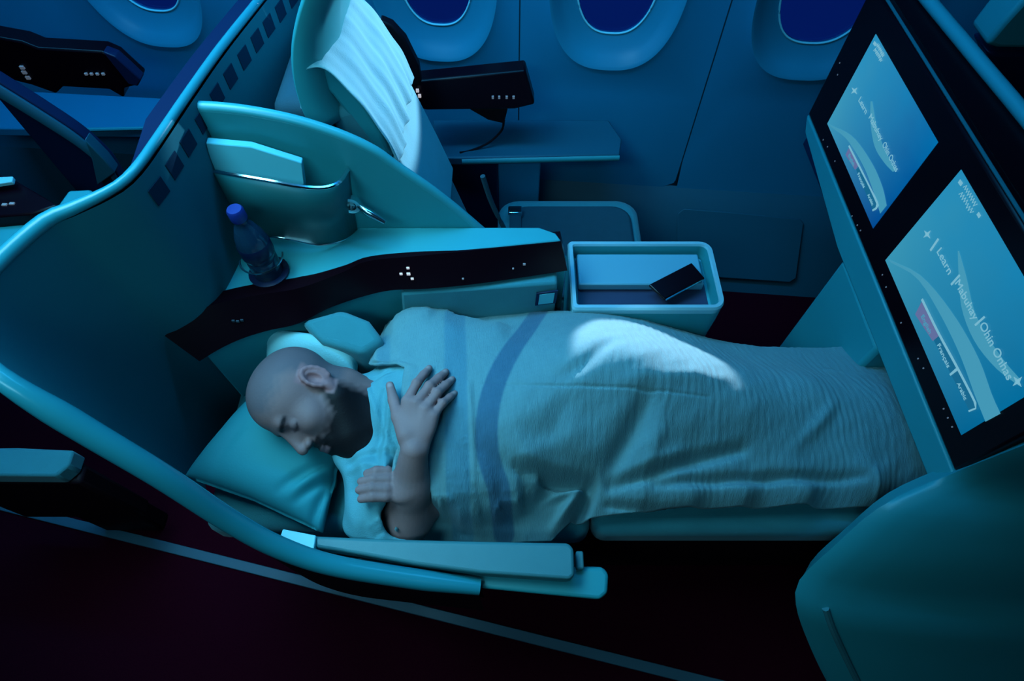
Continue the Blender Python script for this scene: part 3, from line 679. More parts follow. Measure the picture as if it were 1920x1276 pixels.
rp = [U(-60, 118, y=1.12), U(0, 155, y=1.12), U(80, 205, y=1.12), U(150, 252, y=1.12), U(200, 297, y=1.12), U(222, 330, y=1.12)]
rp = spline(rp, 20)
prism('divider_panel', list(rp)+[np.array([rp[-1][0], 1.12, .3]), np.array([rp[0][0], 1.12, .3])], (0, .03, 0), M['navy'], rw, bevel=.003)
loft('divider_edge', [rp+np.array([0, -.004, .0]), rp+np.array([-.012, -.006, -.03]), rp+np.array([-.012, .0, -.03])], M['dado'], rw, solid=.006)
prism('divider_end', [U(u, v, y=1.10) for u, v in ((158, 262), (196, 300), (215, 325), (182, 348), (172, 300))], (0, .03, 0), M['dado'], rw, bevel=.003)
ra = thing('rear_console', 'black control strip on the aisle console of the row behind', 'console', (-.9, .9, FZ))
st2 = prism('control_strip', [U(u, v, z=.85) for u, v in ((-80, 300), (25, 335), (60, 355), (108, 384), (60, 400), (-80, 412))], (0, 0, -.05), M['black'], ra, bevel=.004)
for u, v in ((8, 383), (22, 381)):
    q = U(u, v, z=.852); box('key_light', q[0]-.005, q[0]+.005, q[1]-.003, q[1]+.003, .849, .8525, M['led2'], st2, bevel=0)
prism('strip_tab', [U(u, v, z=.87) for u, v in ((-30, 333), (24, 330), (22, 340), (-30, 348))], (0, 0, -.01), M['white'], ra, bevel=.002)
prism('console_top', [U(u, v, z=.82) for u, v in ((-80, 412), (60, 402), (105, 388), (128, 356), (170, 354), (185, 372), (60, 440), (-80, 500))], (0, 0, -.04), M['shell'], ra, bevel=.006)
rl = thing('rear_aisle_armrest', 'pale teal armrest of the row behind, beyond the shell rail', 'armrest', (-.95, .35, FZ))
prism('armrest_pad', [U(u, v, z=.45) for u, v in ((-120, 840), (30, 838), (138, 843), (128, 872), (104, 892), (-120, 890))], (0, 0, -.05), M['fabric'], rl, bevel=.006)
prism('armrest_side', [U(u, v, z=.40) for u, v in ((-120, 868), (100, 870), (126, 862), (160, 868), (150, 905), (-120, 905))], (0, 0, -.3), M['blackm'], rl, bevel=.01)

_c = U(40, 865, z=.45)
box('armrest_support', _c[0]-.12, _c[0]+.06, _c[1]-.02, _c[1]+.035, FZ, .36, M['blackm'], rl, bevel=.01)
# ================================================================== ROW AHEAD (top right)
ah = thing('seat_ahead', 'teal headrest of the seat ahead beyond the monitor wall', 'seat', (1.3, 1.4, FZ))
prism('headrest', [U(u, v, y=1.15) for u, v in ((1848, 85), (1880, 45), (1930, -10), (2020, -20), (2020, 92), (1930, 93), (1870, 92))], (0, .08, 0), M['shell'], ah, bevel=.01, seg=3)
prism('backrest', [U(u, v, y=1.17) for u, v in ((1850, 98), (2020, 98), (2060, 200), (1890, 190))], (0, .08, 0), M['navy'], ah, bevel=.01, seg=3)

box('seat_base', 1.22, 1.62, 1.10, 1.40, FZ, .45, M['darkfab'], ah, bevel=.03)
box('back_support', 1.24, 1.36, 1.14, 1.36, .40, .98, M['darkfab'], ah, bevel=.02)
# ================================================================== PERSON : distance field, meshed
class Field:
    def __init__(s, lo, hi, h):
        s.lo = np.array(lo, float); s.h = h; s.n = np.ceil((np.array(hi)-s.lo)/h).astype(int)+1
        s.v = np.full(s.n, .05, np.float32)
    def sub(s, lo, hi):
        a = np.clip(np.floor((np.array(lo)-s.lo)/s.h).astype(int), 0, s.n); b = np.clip(np.ceil((np.array(hi)-s.lo)/s.h).astype(int)+1, 0, s.n)
        if np.any(b <= a): return None, None
        ax = [s.lo[i]+s.h*np.arange(a[i], b[i]) for i in range(3)]
        P = np.stack(np.meshgrid(*ax, indexing='ij'), -1).astype(np.float32)
        return tuple(slice(a[i], b[i]) for i in range(3)), P
    def op(s, fn, lo, hi, k, mode='add', m=.03):
        sl, P = s.sub(np.array(lo)-m-k, np.array(hi)+m+k)
        if sl is None: return
        d = fn(P); a = s.v[sl]
        if mode == 'cut':
            d = -d; h = np.clip(.5-.5*(d-a)/k*-1, 0, 1) if False else np.clip(.5+.5*(d-a)/k, 0, 1)
            s.v[sl] = a*(1-h)+d*h+k*h*(1-h)
        else:
            h = np.clip(.5+.5*(d-a)/k, 0, 1); s.v[sl] = d*(1-h)+a*h-k*h*(1-h)
    def ell(s, c, r, R=np.eye(3), k=.01, mode='add'):
        c = np.array(c); r = np.array(r)
        def fn(P):
            q = (P-c)@R.T/r; k0 = np.linalg.norm(q, axis=-1); k1 = np.linalg.norm(q/r, axis=-1)+1e-9
            return k0*(k0-1)/k1
        m = r.max(); s.op(fn, c-m, c+m, k, mode)
    def cap(s, a, b, ra, rb, k=.01, mode='add'):
        a = np.array(a, float); b = np.array(b, float); ab = b-a; L = np.dot(ab, ab)+1e-9
        def fn(P):
            t = np.clip(((P-a)@ab)/L, 0, 1); return np.linalg.norm(P-a-t[..., None]*ab, axis=-1)-(ra+(rb-ra)*t)
        m = max(ra, rb); s.op(fn, np.minimum(a, b)-m, np.maximum(a, b)+m, k, mode)
    def mesh(s):
        v = s.v; ins = v < 0; n = s.n
        cell = np.zeros(n-1, np.uint8); sl = [slice(0, -1), slice(1, None)]
        for i in (0, 1):
            for j in (0, 1):
                for k in (0, 1): cell += ins[sl[i], sl[j], sl[k]]
        act = (cell > 0) & (cell < 8); idx = -np.ones(n-1, np.int64); I = np.argwhere(act); idx[act] = np.arange(len(I))
        acc = np.zeros((len(I), 3)); cnt = np.zeros(len(I))
        for ax in range(3):
            o1, o2 = [q for q in range(3) if q != ax]
            for p in (0, 1):
                for q in (0, 1):
                    A = I.copy(); A[:, o1] += p; A[:, o2] += q; B = A.copy(); B[:, ax] += 1
                    va, vb = v[tuple(A.T)], v[tuple(B.T)]; m = (va < 0) != (vb < 0); t = np.where(m, va/(va-vb+1e-12), 0)
                    pos = (A-I).astype(float); pos[:, ax] += t
                    acc[m] += pos[m]; cnt[m] += 1
        V = s.lo+(I+acc/np.maximum(cnt, 1)[:, None])*s.h
        Q = []
        for ax in range(3):
            o1, o2 = (ax+1) % 3, (ax+2) % 3
            a = [slice(None)]*3; b = [slice(None)]*3; a[ax] = slice(0, -1); b[ax] = slice(1, None)
            ch = ins[tuple(a)] != ins[tuple(b)]; E = np.argwhere(ch); fl = ins[tuple(a)][ch]
            ok = (E[:, o1] > 0) & (E[:, o2] > 0) & (E[:, o1] < n[o1]-1) & (E[:, o2] < n[o2]-1); E = E[ok]; fl = fl[ok]
            c = []
            for p, q in ((-1, -1), (0, -1), (0, 0), (-1, 0)):
                G = E.copy(); G[:, o1] += p; G[:, o2] += q; c.append(idx[tuple(G.T)])
            q4 = np.stack(c, 1); q4[~fl] = q4[~fl][:, ::-1]; Q.append(q4)
        return V, np.vstack(Q)
def relax(V, Q, it=2, lam=.5):
    n = len(V); e = np.vstack([Q[:, [0, 1]], Q[:, [1, 2]], Q[:, [2, 3]], Q[:, [3, 0]]]); e = np.vstack([e, e[:, ::-1]])
    deg = np.bincount(e[:, 0], minlength=n)[:, None]
    for _ in range(it):
        S = np.stack([np.bincount(e[:, 0], weights=V[e[:, 1], i], minlength=n) for i in range(3)], 1)
        V = V+lam*(S/np.maximum(deg, 1)-V)
    return V
def np_mesh(name, V, Q, mat_, parent, tint=None):
    me = bpy.data.meshes.new(name); me.vertices.add(len(V)); me.vertices.foreach_set('co', V.astype(np.float32).ravel())
    me.loops.add(len(Q)*4); me.loops.foreach_set('vertex_index', Q.astype(np.int32).ravel())
    me.polygons.add(len(Q)); me.polygons.foreach_set('loop_start', np.arange(0, len(Q)*4, 4, dtype=np.int32)); me.update(calc_edges=True); me.validate()
    if tint is not None:
        at = me.color_attributes.new('tint', 'FLOAT_COLOR', 'POINT'); at.data.foreach_set('color', np.hstack([tint, np.ones((len(V), 1))]).astype(np.float32).ravel())
    return finish(name, me, mat_, parent, smooth=True, angle=180)
def pnoise(P, f, seed=0):
    r = np.random.RandomState(seed); o = 0
    for i in range(6):
        k = r.normal(size=3)*f; o = o+np.sin(P@k+r.uniform(0, 6.28))
    return o/6

HC = U(583, 742, z=.705); HS = .90                                  # between the ears
cdir = np.array([0, 0, CZ])-HC; cdir /= np.linalg.norm(cdir)
e1_ = np.array([1, 0, 0])-cdir*cdir[0]; e1_ /= np.linalg.norm(e1_); e2_ = np.cross(cdir, e1_)
hu = -.96*e1_+.28*e2_; hf = -.28*e1_-.96*e2_+.36*cdir; hf /= np.linalg.norm(hf); hu -= hf*np.dot(hu, hf); hu /= np.linalg.norm(hu); hl = np.cross(hf, hu)*-1
if np.dot(hl, cdir) < 0: hl = -hl
RH = np.stack([hl, hf, hu])                               # rows: left, forward, up
def H(x, y, z): return HC+HS*(x*hl+y*hf+z*hu)
skinF = Field((-.58, .25, .47), (.16, .78, .86), .0026)
fld = skinF
def hell(c, r, k=.012, mode='add'): fld.ell(H(*c), np.array(r)*HS, RH, k*HS, mode)
def hcap(a, b, ra, rb, k=.01, mode='add'): fld.cap(H(*a), H(*b), ra*HS, rb*HS, k*HS, mode)
hell((0, -.012, .042), (.074, .088, .083)); hell((0, .022, .052), (.066, .073, .072), .03)
hell((0, .035, -.035), (.060, .060, .080), .03)
for sx in (-1, 1):
    hcap((sx*.052, -.005, -.045), (sx*.022, .068, -.098), .020, .018, .025)
    hell((sx*.044, .058, -.014), (.022, .026, .020), .03)
hell((0, .072, -.100), (.034, .030, .028), .02)
hcap((-.030, .083, .036), (.030, .083, .036), .013, .013, .015)
for sx in (-1, 1):
    hell((sx*.034, .104, .013), (.016, .013, .011), .012, 'cut')
    hell((sx*.033, .078, .012), (.017, .0135, .012), .004)
hell((0, .088, -.006), (.018, .020, .030), .014); hcap((0, .094, .026), (0, .117, -.016), .0075, .0115, .010); hell((0, .119, -.021), (.012, .011, .010), .006)
for sx in (-1, 1): hell((sx*.014, .106, -.026), (.009, .011, .008), .005)
hell((0, .088, -.055), (.030, .018, .022), .012)
hell((0, .101, -.056), (.023, .009, .005), .004); hell((0, .099, -.067), (.020, .010, .006), .004)
hcap((-.022, .112, -.0613), (.022, .112, -.0613), .0030, .0030, .003, 'cut')
# left ear
for sx in (1, -1):
    hell((sx*.072, -.016, .002), (.012, .019, .032), .006)
    ring_ = [(sx*.079, -.016+.019*math.cos(a), .004+.030*math.sin(a)) for a in np.linspace(math.radians(-60), math.radians(230), 12)]
    for a, b in zip(ring_[:-1], ring_[1:]): hcap(a, b, .0052, .0052, .003)
    hell((sx*.085, -.011, .006), (.014, .011, .018), .004, 'cut')
    hcap((sx*.076, .0, -.004), (sx*.078, .002, .002), .005, .004, .003)
    hell((sx*.077, -.006, -.026), (.006, .008, .009), .004)
# beard volume
hell((0, .068, -.105), (.050, .040, .044), .02); hell((0, .082, -.130), (.040, .036, .036), .02)
for sx in (-1, 1): hcap((sx*.055, .008, -.055), (sx*.03, .06, -.1), .022, .026, .02)
# neck, chest
NK = U(655, 760, z=.665)
chest = np.array([-.10, .53, .60])
fld.cap(H(0, -.02, -.06), NK+np.array([.03, -.02, -.02]), .058, .062, .03)
fld.cap(NK+np.array([.01, -.02, -.04]), chest, .07, .10, .05)
fld.ell(chest, (.20, .19, .10), k=.05); pass
RS, LS = np.array([-.20, .355, .585]), np.array([-.19, .70, .60])
fld.cap(RS, chest, .058, .09, .05); fld.cap(LS, chest, .058, .09, .05)
# right arm, elbow at the aisle armrest
EL = U(764, 975, z=.590); WR = U(776, 842, z=.752)
fld.cap(RS, EL+np.array([-.01, 0, .0]), .05, .043, .03)
fld.cap(EL, EL*.5+WR*.5, .043, .036, .02); fld.cap(EL*.5+WR*.5, WR, .036, .024, .02)
# right hand lying on the chest
kz = .778
kn = [U(763, 752, z=kz), U(780, 756, z=kz+.004), U(797, 767, z=kz+.002), U(812, 780, z=kz-.004)]
tip = [U(805, 690, z=.752), U(836, 697, z=.752), U(848, 711, z=.75), U(853, 737, z=.748)]
for i in range(4):
    w_ = WR+(kn[i]-(kn[1]+kn[2])/2)*.62+(kn[1]-WR)*.12
    fld.cap(w_, kn[i], .0115, .0112, .009)
    m1_ = kn[i]*.55+tip[i]*.45+np.array([0, 0, .010]); m2_ = kn[i]*.25+tip[i]*.75+np.array([0, 0, .006])
    rr_ = (.0088, .0091, .0087, .0078)[i]
    fld.cap(kn[i], m1_, rr_*1.08, rr_, .003); fld.cap(m1_, m2_, rr_*1.02, rr_*.93, .003); fld.cap(m2_, tip[i], rr_*.93, rr_*.78, .003)
    fld.ell(m1_+np.array([0, 0, .002]), (rr_*1.05,)*3, k=.003)
hc_ = (WR+kn[1]+kn[2])/3; fld.ell(hc_-np.array([0, 0, .006]), (.030, .036, .014), k=.012)
th = [U(760, 815, z=.765), U(747, 782, z=.765), U(738, 750, z=.758), U(731, 722, z=.752)]
fld.cap(th[0], th[1], .015, .0125, .012); fld.cap(th[1], th[2], .0118, .0105, .006); fld.cap(th[2], th[3], .0102, .0080, .004)
# left hand tucked under the right arm: four finger ends show
lt = [U(688, 887, z=.700), U(677, 902, z=.702), U(673, 918, z=.702), U(677, 935, z=.698)]
lb = [U(726, 882, z=.702), U(726, 898, z=.704), U(724, 916, z=.704), U(722, 931, z=.700)]
for a, b in zip(lt, lb):
    m_ = a*.5+b*.5+np.array([0, 0, .006]); fld.cap(a, m_, .0075, .0088, .003); fld.cap(m_, b, .0088, .0098, .004)
fld.ell((lb[1]+lb[2])/2+np.array([.022, .0, -.012]), (.03, .030, .013), k=.012)
fld.cap((lb[1]+lb[2])/2+np.array([.04, .02, -.05]), LS+np.array([.12, -.05, -.05]), .026, .036, .02)
V, Q = fld.mesh(); V = relax(V, Q, 1, .45)
# legs and pelvis, coarser, hidden by the blanket
legF = Field((-.08, .30, .42), (1.24, .78, .80), .009)
legF.ell((.28, .55, .575), (.17, .13, .075), k=.04); legF.ell((.10, .55, .575), (.18, .13, .08), k=.05)
KL, KR = np.array([.50, .60, .60]), np.array([.52, .47, .57])
KL[2] -= .04; KR[2] -= .04
legF.cap((.32, .60, .59), KL, .065, .055, .04); legF.cap(KL, (.95, .60, .545), .055, .038, .03); legF.cap((.95, .60, .545), (1.10, .59, .575), .036, .028, .03)
legF.cap((.32, .50, .565), KR, .06, .05, .04); legF.cap(KR, (.96, .47, .545), .055, .038, .03); legF.cap((.96, .47, .545), (1.12, .46, .575), .036, .028, .03)
V2, Q2 = legF.mesh()
# skin colours: shaved scalp, brows, lashes, beard, lips
L = (V-HC)@RH.T/HS; x, y, z = L.T
skin = np.array([.36, .190, .185]); T_ = np.tile(skin, (len(V), 1)); T_ *= (1+.10*pnoise(V, 60, 1))[:, None]
def blend(mask, col, s=1.0):
    m = np.clip(mask, 0, 1)[:, None]*s; T_[:] = T_*(1-m)+np.array(col)*m
near = np.clip((.185-np.linalg.norm(L, axis=1))/.01, 0, 1)
sm = lambda a, b, t: np.clip((t-a)/(b-a), 0, 1)
nz = pnoise(V, 260, 3)*.006+pnoise(V, 90, 5)*.005
ax_ = np.abs(x)
ear = sm(.0685, .073, ax_)*sm(-.05, -.045, y)*sm(.012, .006, y)*sm(-.045, -.038, z)*sm(.045, .038, z)
scalp = near*np.clip(sm(.055, .085, z+nz)+sm(.0, -.03, y+nz)*sm(-.06, -.04, z), 0, 1)*sm(.092, .07, y)*(1-ear)
blend(near, (.23, .125, .125), .55)  # whole head painted darker than the hand, dimmer light put into the skin
blend(scalp, (.10, .09, .11), .72)
zl = np.interp(y, [-.03, -.01, .01, .04, .07, .09, .13], [.0, .002, -.012, -.036, -.044, -.038, -.034])
bl = near*(1-ear)*sm(.004, -.018, z-zl+nz)*sm(-.034, -.008, y+nz)
lip = sm(.021, .015, ax_)*sm(-.073, -.069, z)*sm(-.052, -.056, z)*sm(.09, .095, y)
cheek = sm(.02, .04, ax_)*sm(-.058, -.04, z)*sm(.03, .055, y)
blend(bl*(1-lip), (.006, .0035, .005), .99)
blend(near*sm(.034, .026, ax_)*sm(-.055, -.050, z)*sm(-.034, -.038, z)*sm(.082, .09, y), (.008, .005, .007), .9)
blend(near*lip, (.22, .10, .12), .8)
brow = near*sm(.010, .016, ax_)*sm(.052, .046, ax_)*np.exp(-((z-.034-.10*(ax_-.03))/.0050)**2)*sm(.05, .06, y)
blend(brow*1.4, (.01, .007, .01), .97)
lash = near*sm(.018, .021, ax_)*sm(.052, .048, ax_)*np.exp(-((z-.0055+.4*(.033-ax_)*0-.10*((ax_-.033)/.015)**2*.03)/.0022)**2)*sm(.06, .068, y)
blend(lash, (.015, .01, .014), .95)
blend(near*np.exp(-(((ax_-.033)/.02)**2+((z-.012)/.014)**2))*sm(.06, .07, y), (.16, .09, .11), .45)
blend(near*ear, (.40, .17, .18), .7)
nail = np.zeros(len(V))
for a, b in list(zip(tip, kn))+[(th[3], th[2])]:
    dv = (a-b)/np.linalg.norm(a-b); c_ = a-dv*.004+np.array([0, 0, .007]); nail = np.maximum(nail, np.exp(-(np.linalg.norm(V-c_, axis=1)/.0055)**4))
blend(nail, (.55, .38, .36), .6)
arm = np.exp(-(np.linalg.norm(V-(EL*.5+WR*.5), axis=1)/.10)**4)
blend(arm*(.5+.5*pnoise(V*np.array([3, 1, 1]), 160, 9)), (.20, .14, .14), .5)
M['skin'] = vmat('skin', .6, bump=.12, bscale=260); M['skin'].node_tree.nodes['Principled BSDF'].inputs['Specular IOR Level'].default_value = .22
Vall = np.vstack([V, V2]); Qall = np.vstack([Q, Q2+len(V)]); Tall = np.vstack([T_, np.tile(skin, (len(V2), 1))])
person = np_mesh('person', Vall, Qall, M['skin'], None, Tall)
tag(person, 'bald bearded man asleep on his back, head turned to the aisle, hand on chest', 'person')
# T-shirt, a child of the person
sh = Field((-.36, .25, .46), (.05, .80, .86), .0045)
fld = sh
sh.cap(NK+np.array([-.035, -.01, -.03]), chest, .075, .118, .05)
sh.ell(chest+np.array([0, 0, .012]), (.212, .205, .112), k=.05)
sh.cap(RS, chest, .070, .105, .05); sh.cap(LS+np.array([-.01, .0, .01]), chest, .072, .11, .05)
sh.cap(RS, EL*.92+RS*.08+np.array([-.012, .006, .0]), .062, .062, .03)
sh.ell(U(722, 890, z=.672), (.022, .065, .032), k=.02); sh.ell(U(708, 905, z=.62), (.06, .09, .05), k=.04); sh.cap(U(655, 850, z=.64), U(700, 880, z=.64), .03, .04, .03); sh.cap(U(690, 975, z=.60), U(740, 985, z=.60), .045, .05, .03)
sl_, P_ = sh.sub(sh.lo, sh.lo+sh.h*(sh.n-1)); sh.v = np.ascontiguousarray(sh.v)
sh.v[sl_] += (.006*pnoise(P_*np.array([1.6, .6, 1]), 38, 11)+.004*pnoise(P_*np.array([1.2, .5, 1]), 85, 21)+.004*np.sin(P_[..., 0]*140+P_[..., 1]*50)*np.exp(-((P_[..., 1]-.36)/.08)**2)).astype(np.float32)
# neck opening, sleeve opening at the elbow
sh.ell(NK+np.array([-.108, -.01, .03]), (.085, .095, .09), k=.008, mode='cut')
sh.cap(EL+np.array([.006, -.002, .008]), EL*.3+WR*.7, .050, .046, .006, 'cut')
sh.ell(EL+np.array([.05, .0, .02]), (.055, .06, .07), k=.008, mode='cut'); sh.ell(U(754, 975, z=.64), (.035, .03, .04), k=.006, mode='cut'); sh.ell(EL+np.array([-.004, .012, .035]), (.050, .050, .055), k=.006, mode='cut')
Vs, Qs = sh.mesh()
lab_ = np.arange(len(Vs)); ee = np.vstack([Qs[:, [0, 1]], Qs[:, [1, 2]], Qs[:, [2, 3]], Qs[:, [3, 0]]])
while True:
    new = lab_.copy(); mn = np.minimum(lab_[ee[:, 0]], lab_[ee[:, 1]]); np.minimum.at(new, ee[:, 0], mn); np.minimum.at(new, ee[:, 1], mn); new = new[new]
    if np.array_equal(new, lab_): break
    lab_ = new
main = np.bincount(lab_).argmax(); keep = lab_ == main; remap = np.cumsum(keep)-1      # drop loose crumbs of cloth
Qs = remap[Qs[keep[Qs[:, 0]]]]; Vs = relax(Vs[keep], Qs, 2, .5)

M['shirt'] = mat('pale_cotton_shirt', (.11, .36, .41), .85, noise=.1, nscale=14, bump=.3, bscale=420)
for pix, wd_, dep in (([(692, 735), (714, 795), (738, 845)], .006, .006), ([(738, 745), (728, 800), (720, 850)], .006, .008), ([(722, 745), (716, 800), (705, 840)], .007, -.006),
                      ([(650, 858), (690, 848), (735, 850)], .007, -.007), ([(648, 872), (700, 868), (730, 880)], .006, .005), ([(684, 972), (710, 962), (736, 960)], .005, .005),
                      ([(690, 990), (716, 980), (740, 980)], .005, -.005), ([(668, 728), (700, 712), (735, 698)], .005, -.006), ([(700, 845), (715, 880), (716, 950)], .007, -.006)):
    pp = [q for q in spline([U(u, v, z=.70)[:2] for u, v in pix], 12)]; ds = np.full(len(Vs), 1e9)
    for a, b in zip(pp[:-1], pp[1:]):
        ab = b-a; t = np.clip(((Vs[:, :2]-a)@ab)/(ab@ab), 0, 1); ds = np.minimum(ds, np.linalg.norm(Vs[:, :2]-a-t[:, None]*ab, axis=1))
    Vs[:, 2] += dep*np.exp(-(ds/wd_)**2)*np.clip((Vs[:, 2]-.55)/.05, 0, 1)
np_mesh('shirt', Vs, Qs, M['shirt'], person)

# ================================================================== BLANKET, draped surface
ctl = [  # photo pixel and height of points on the cloth
 (650,640,.66),(655,690,.69),(690,625,.66),(690,665,.70),(690,722,.715),(735,628,.64),(735,660,.70),(735,720,.735),(740,790,.735),(742,850,.71),(745,920,.63),(748,1000,.54),
 (860,612,.63),(860,645,.71),(860,700,.742),(860,760,.745),(858,830,.72),(856,900,.665),(852,960,.58),(850,1008,.535),
 (985,588,.62),(985,625,.70),(985,680,.755),(985,740,.765),(985,800,.75),(985,860,.715),(985,905,.65),(985,950,.58),(985,1006,.54),
 (1095,580,.63),(1095,612,.72),(1095,655,.785),(1095,710,.775),(1095,780,.735),(1095,850,.69),(1095,905,.625),(1095,950,.585),(1095,995,.54),
 (1200,598,.62),(1200,632,.73),(1200,668,.785),(1200,720,.765),(1200,790,.72),(1200,850,.675),(1200,900,.635),(1200,945,.60),(1200,985,.54),
 (1300,640,.62),(1300,668,.73),(1300,695,.757),(1300,745,.735),(1300,800,.70),(1300,850,.655),(1300,890,.635),(1300,940,.605),(1300,976,.54),
 (1400,675,.61),(1400,700,.71),(1400,725,.722),(1400,780,.70),(1400,840,.65),(1400,885,.625),(1400,930,.605),(1400,968,.54),
 (1520,690,.60),(1520,715,.675),(1520,760,.675),(1520,830,.64),(1520,890,.615),(1520,930,.60),(1520,962,.54),
 (1650,700,.59),(1650,730,.63),(1650,790,.635),(1650,860,.615),(1650,910,.60),(1650,952,.54)]
C = np.array([U(*c[:2], z=c[2]) for c in ctl]); C = np.vstack([C, [[1.0, .72, .58], [1.0, .60, .62], [1.0, .47, .61], [1.0, .34, .54]]])
def tps(P, Cx, lamb=2e-5):
    def ph(r2): return r2*np.log(r2+1e-12)*.5
    D = ((Cx[:, None, :2]-Cx[None, :, :2])**2).sum(-1); n = len(Cx)
    A_ = np.zeros((n+3, n+3)); A_[:n, :n] = ph(D)+lamb*np.eye(n); A_[:n, n] = 1; A_[:n, n+1:] = Cx[:, :2]; A_[n:, :n] = A_[:n, n:].T
    wv = np.linalg.solve(A_, np.r_[Cx[:, 2], 0, 0, 0])
    out_ = np.empty(len(P))
    for i in range(0, len(P), 20000):
        p = P[i:i+20000]; out_[i:i+20000] = ph(((p[:, None]-Cx[None, :, :2])**2).sum(-1))@wv[:n]+wv[n]+p@wv[n+1:]
    return out_
NX, NY = 420, 210
yl = lambda x: np.interp(x, [-.24, -.1, .08, .12, .3, .6, 1.0], [.285, .275, .285, .318, .335, .345, .35])
yh = lambda x: np.interp(x, [-.24, -.05, .05, .2, .35, .6, 1.0], [.765, .785, .79, .775, .765, .74, .735])
gx = np.linspace(-.215, .99, NX); S_ = np.linspace(0, 1, NY)
GY = yl(gx)[:, None]*(1-S_)+yh(gx)[:, None]*S_
_t = np.clip((GY-.575)/.035, 0, 1); GX = gx[:, None]-((1-np.linspace(0, 1, NX))**4)[:, None]*.085*_t*_t*(3-2*_t)
PX_ = np.stack([GX.ravel(), GY.ravel()], 1)
Z = tps(PX_, C)
def seg_d(P, pts):
    d_ = np.full(len(P), 1e9); tt = np.zeros(len(P)); n = len(pts)-1
    for i in range(n):
        a, b = np.array(pts[i]), np.array(pts[i+1]); ab = b-a; t = np.clip(((P-a)@ab)/(ab@ab), 0, 1); q = np.linalg.norm(P-a-t[:, None]*ab, axis=1)
        m = q < d_; d_[m] = q[m]; tt[m] = (i+t[m])/n
    return d_, tt
def fold(pix, width, depth, taper=True):
    global Z
    pts = [U(u, v, z=z)[:2] for u, v, z in pix]
    if len(pts) > 2: pts = [p for p in spline(pts, 16)]
    d_, t = seg_d(PX_, pts); tp = np.sin(np.pi*np.clip(.08+.84*t, 0, 1))**.6 if taper else 1
    Z = Z+depth*tp*np.exp(-(d_/width)**2)
# soft valleys and ridges read off the photo
fold([(1215, 745, .745), (1190, 800, .72), (1146, 872, .68)], .020, -.030)
fold([(1245, 790, .72), (1222, 850, .68), (1205, 890, .65)], .016, .010)
fold([(1060, 760, .76), (1030, 800, .745), (975, 825, .73)], .022, -.014)
fold([(1150, 905, .64), (1225, 885, .645), (1295, 862, .65), (1394, 838, .66)], .012, -.028)
fold([(1170, 885, .66), (1260, 858, .67), (1350, 836, .67)], .014, .010)
fold([(970, 876, .70), (1040, 888, .68), (1112, 898, .65)], .011, -.050)
fold([(965, 862, .715), (1040, 872, .70), (1125, 886, .67)], .012, .012)
fold([(1112, 898, .65), (1100, 940, .61), (1075, 985, .57)], .011, -.045)
fold([(1088, 915, .64), (1065, 948, .61), (1040, 985, .57)], .010, .026)
fold([(1020, 935, .62), (1065, 915, .645), (1108, 905, .65)], .006, .014)
fold([(980, 905, .66), (1010, 930, .62), (1060, 925, .63)], .010, -.012)
fold([(1141, 944, .60), (1250, 952, .60), (1443, 960, .60)], .007, -.018)
fold([(1230, 905, .635), (1400, 897, .62), (1620, 892, .61)], .010, -.020)
fold([(840, 950, .60), (900, 942, .61), (960, 935, .62)], .012, -.007)
fold([(880, 720, .745), (886, 820, .73), (892, 915, .65)], .006, .007)
fold([(830, 850, .70), (840, 890, .68), (850, 930, .63)], .010, -.010)
fold([(815, 960, .57), (850, 985, .56), (880, 1000, .55)], .010, -.012)
fold([(1490, 835, .65), (1545, 785, .67), (1570, 745, .675)], .012, .008)
fold([(1640, 880, .61), (1650, 920, .60), (1660, 945, .58)], .006, .006)
fold([(905, 716, .755), (1000, 722, .765), (1245, 728, .762), (1330, 742, .735)], .0022, -.0035)
# crepe: fine crinkles across the legs
xr = np.clip((GX.ravel()-.08)/.10, 0, 1)
wob = pnoise(np.c_[PX_*np.array([1, 1]), np.zeros(len(PX_))], 22, 4)*.015
P3 = np.c_[PX_, np.zeros(len(PX_))]
wob2 = wob*2.2+pnoise(P3*np.array([.6, 1, 1]), 55, 14)*.006
Z += xr*(.0009*np.sin((PX_[:, 0]+wob2)*2*np.pi/.0165)*np.clip(.45+1.1*pnoise(P3*np.array([3, .6, 1]), 40, 7), 0, 1.2)+.0012*pnoise(P3*np.array([5.5, .5, 1]), 60, 17))
fold([(1050, 700, .78), (1100, 676, .785), (1150, 640, .76)], .014, -.010)
fold([(1170, 715, .77), (1260, 700, .77), (1360, 705, .74)], .016, .006)
Z += .0018*pnoise(np.c_[PX_, np.zeros(len(PX_))], 60, 8)+.0009*pnoise(np.c_[PX_*np.array([2, 1]), np.zeros(len(PX_))], 130, 12)
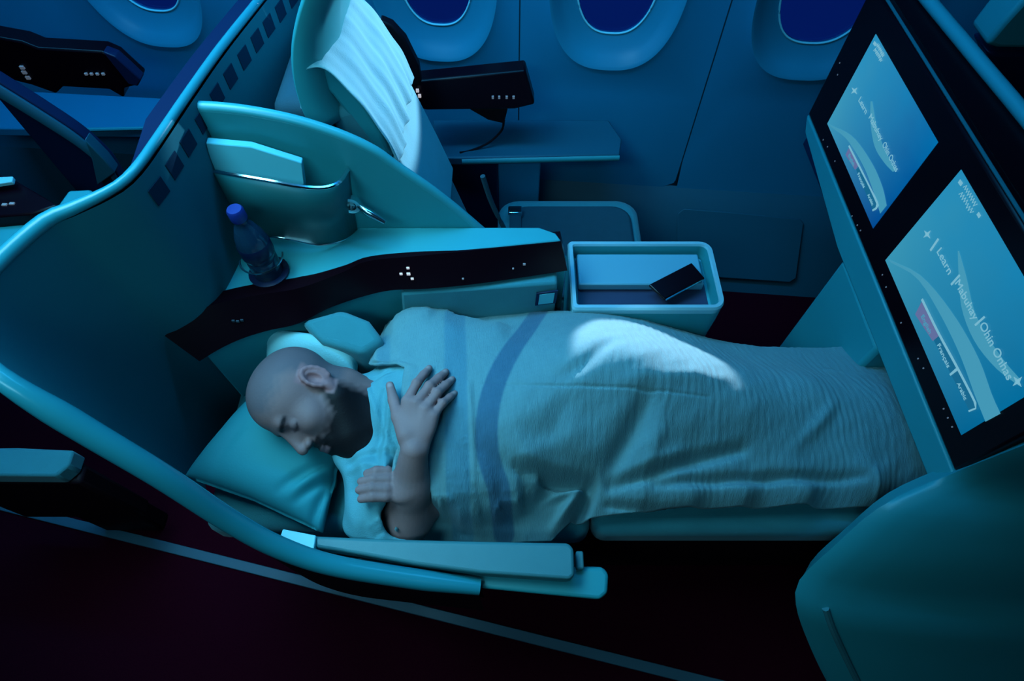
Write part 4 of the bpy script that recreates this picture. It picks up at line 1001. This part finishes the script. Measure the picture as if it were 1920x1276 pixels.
# the turned edge at the chest
Z -= .022*np.exp(-((GX-GX[:1])/.010)**2).ravel()
def raster_top(*vs):
    g = np.full((270, 130), -1.0); 
    for q in vs:
        i = ((q[:, 0]+.30)/.005).astype(int); j = ((q[:, 1]-.25)/.005).astype(int); ok = (i >= 0) & (i < 270) & (j >= 0) & (j < 130)
        np.maximum.at(g, (i[ok], j[ok]), q[ok, 2])
    for _ in range(2):
        p = np.pad(g, 1, mode='edge'); g = np.max([p[a:a+270, b:b+130] for a in (0, 1, 2) for b in (0, 1, 2)], axis=0)
    return g
hm = raster_top(Vs, V2)
hz = hm[np.clip(((PX_[:, 0]+.30)/.005).astype(int), 0, 269), np.clip(((PX_[:, 1]-.25)/.005).astype(int), 0, 129)]
need = np.clip(hz+.009-Z, 0, .2).reshape(NX, NY)
for _ in range(14):
    p = np.pad(need, 1, mode='edge'); need = np.maximum(need, (p[:-2, 1:-1]+p[2:, 1:-1]+p[1:-1, :-2]+p[1:-1, 2:])/4)
Z = Z+need.ravel()
Z = np.maximum(Z, .522)
tint = np.tile(np.array([.145, .305, .325]), (len(PX_), 1))
def band(pix, width, col, s):
    pts = [p for p in spline([U(u, v, z=z)[:2] for u, v, z in pix], 20)]
    d_, t = seg_d(PX_, pts); m = np.clip((width-d_)/.004+.5, 0, 1)[:, None]*s; tint[:] = tint*(1-m)+np.array(col)*m
band([(1010, 585, .62), (985, 618, .70), (948, 672, .75), (922, 735, .76), (912, 800, .745), (916, 860, .71), (935, 925, .63), (945, 1000, .54)], .021, (.04, .13, .21), .9)
band([(856, 606, .62), (855, 660, .72), (855, 740, .745), (858, 840, .715), (864, 930, .62), (868, 1005, .54)], .022, (.06, .215, .29), .7)
band([(722, 640, .66), (718, 700, .73), (722, 760, .735)], .014, (.06, .215, .29), .5)
tint *= (1+.06*pnoise(np.c_[PX_*np.array([1, 6]), np.zeros(len(PX_))], 300, 2))[:, None]
Vb = np.c_[PX_, Z]; a = np.arange(NX*NY).reshape(NX, NY); Qb = np.stack([a[:-1, :-1], a[1:, :-1], a[1:, 1:], a[:-1, 1:]], -1).reshape(-1, 4)
M['blanket'] = vmat('woven_blanket', .9, bump=.5, bscale=90, bstretch=(9, .9, 1), sheen=.15)
blk = np_mesh('blanket', Vb, Qb, M['blanket'], None, tint)
m_ = blk.modifiers.new('solid', 'SOLIDIFY'); m_.thickness = .006; m_.offset = -1
tag(blk, 'crinkled blue grey striped blanket spread over the sleeping man', 'blanket')
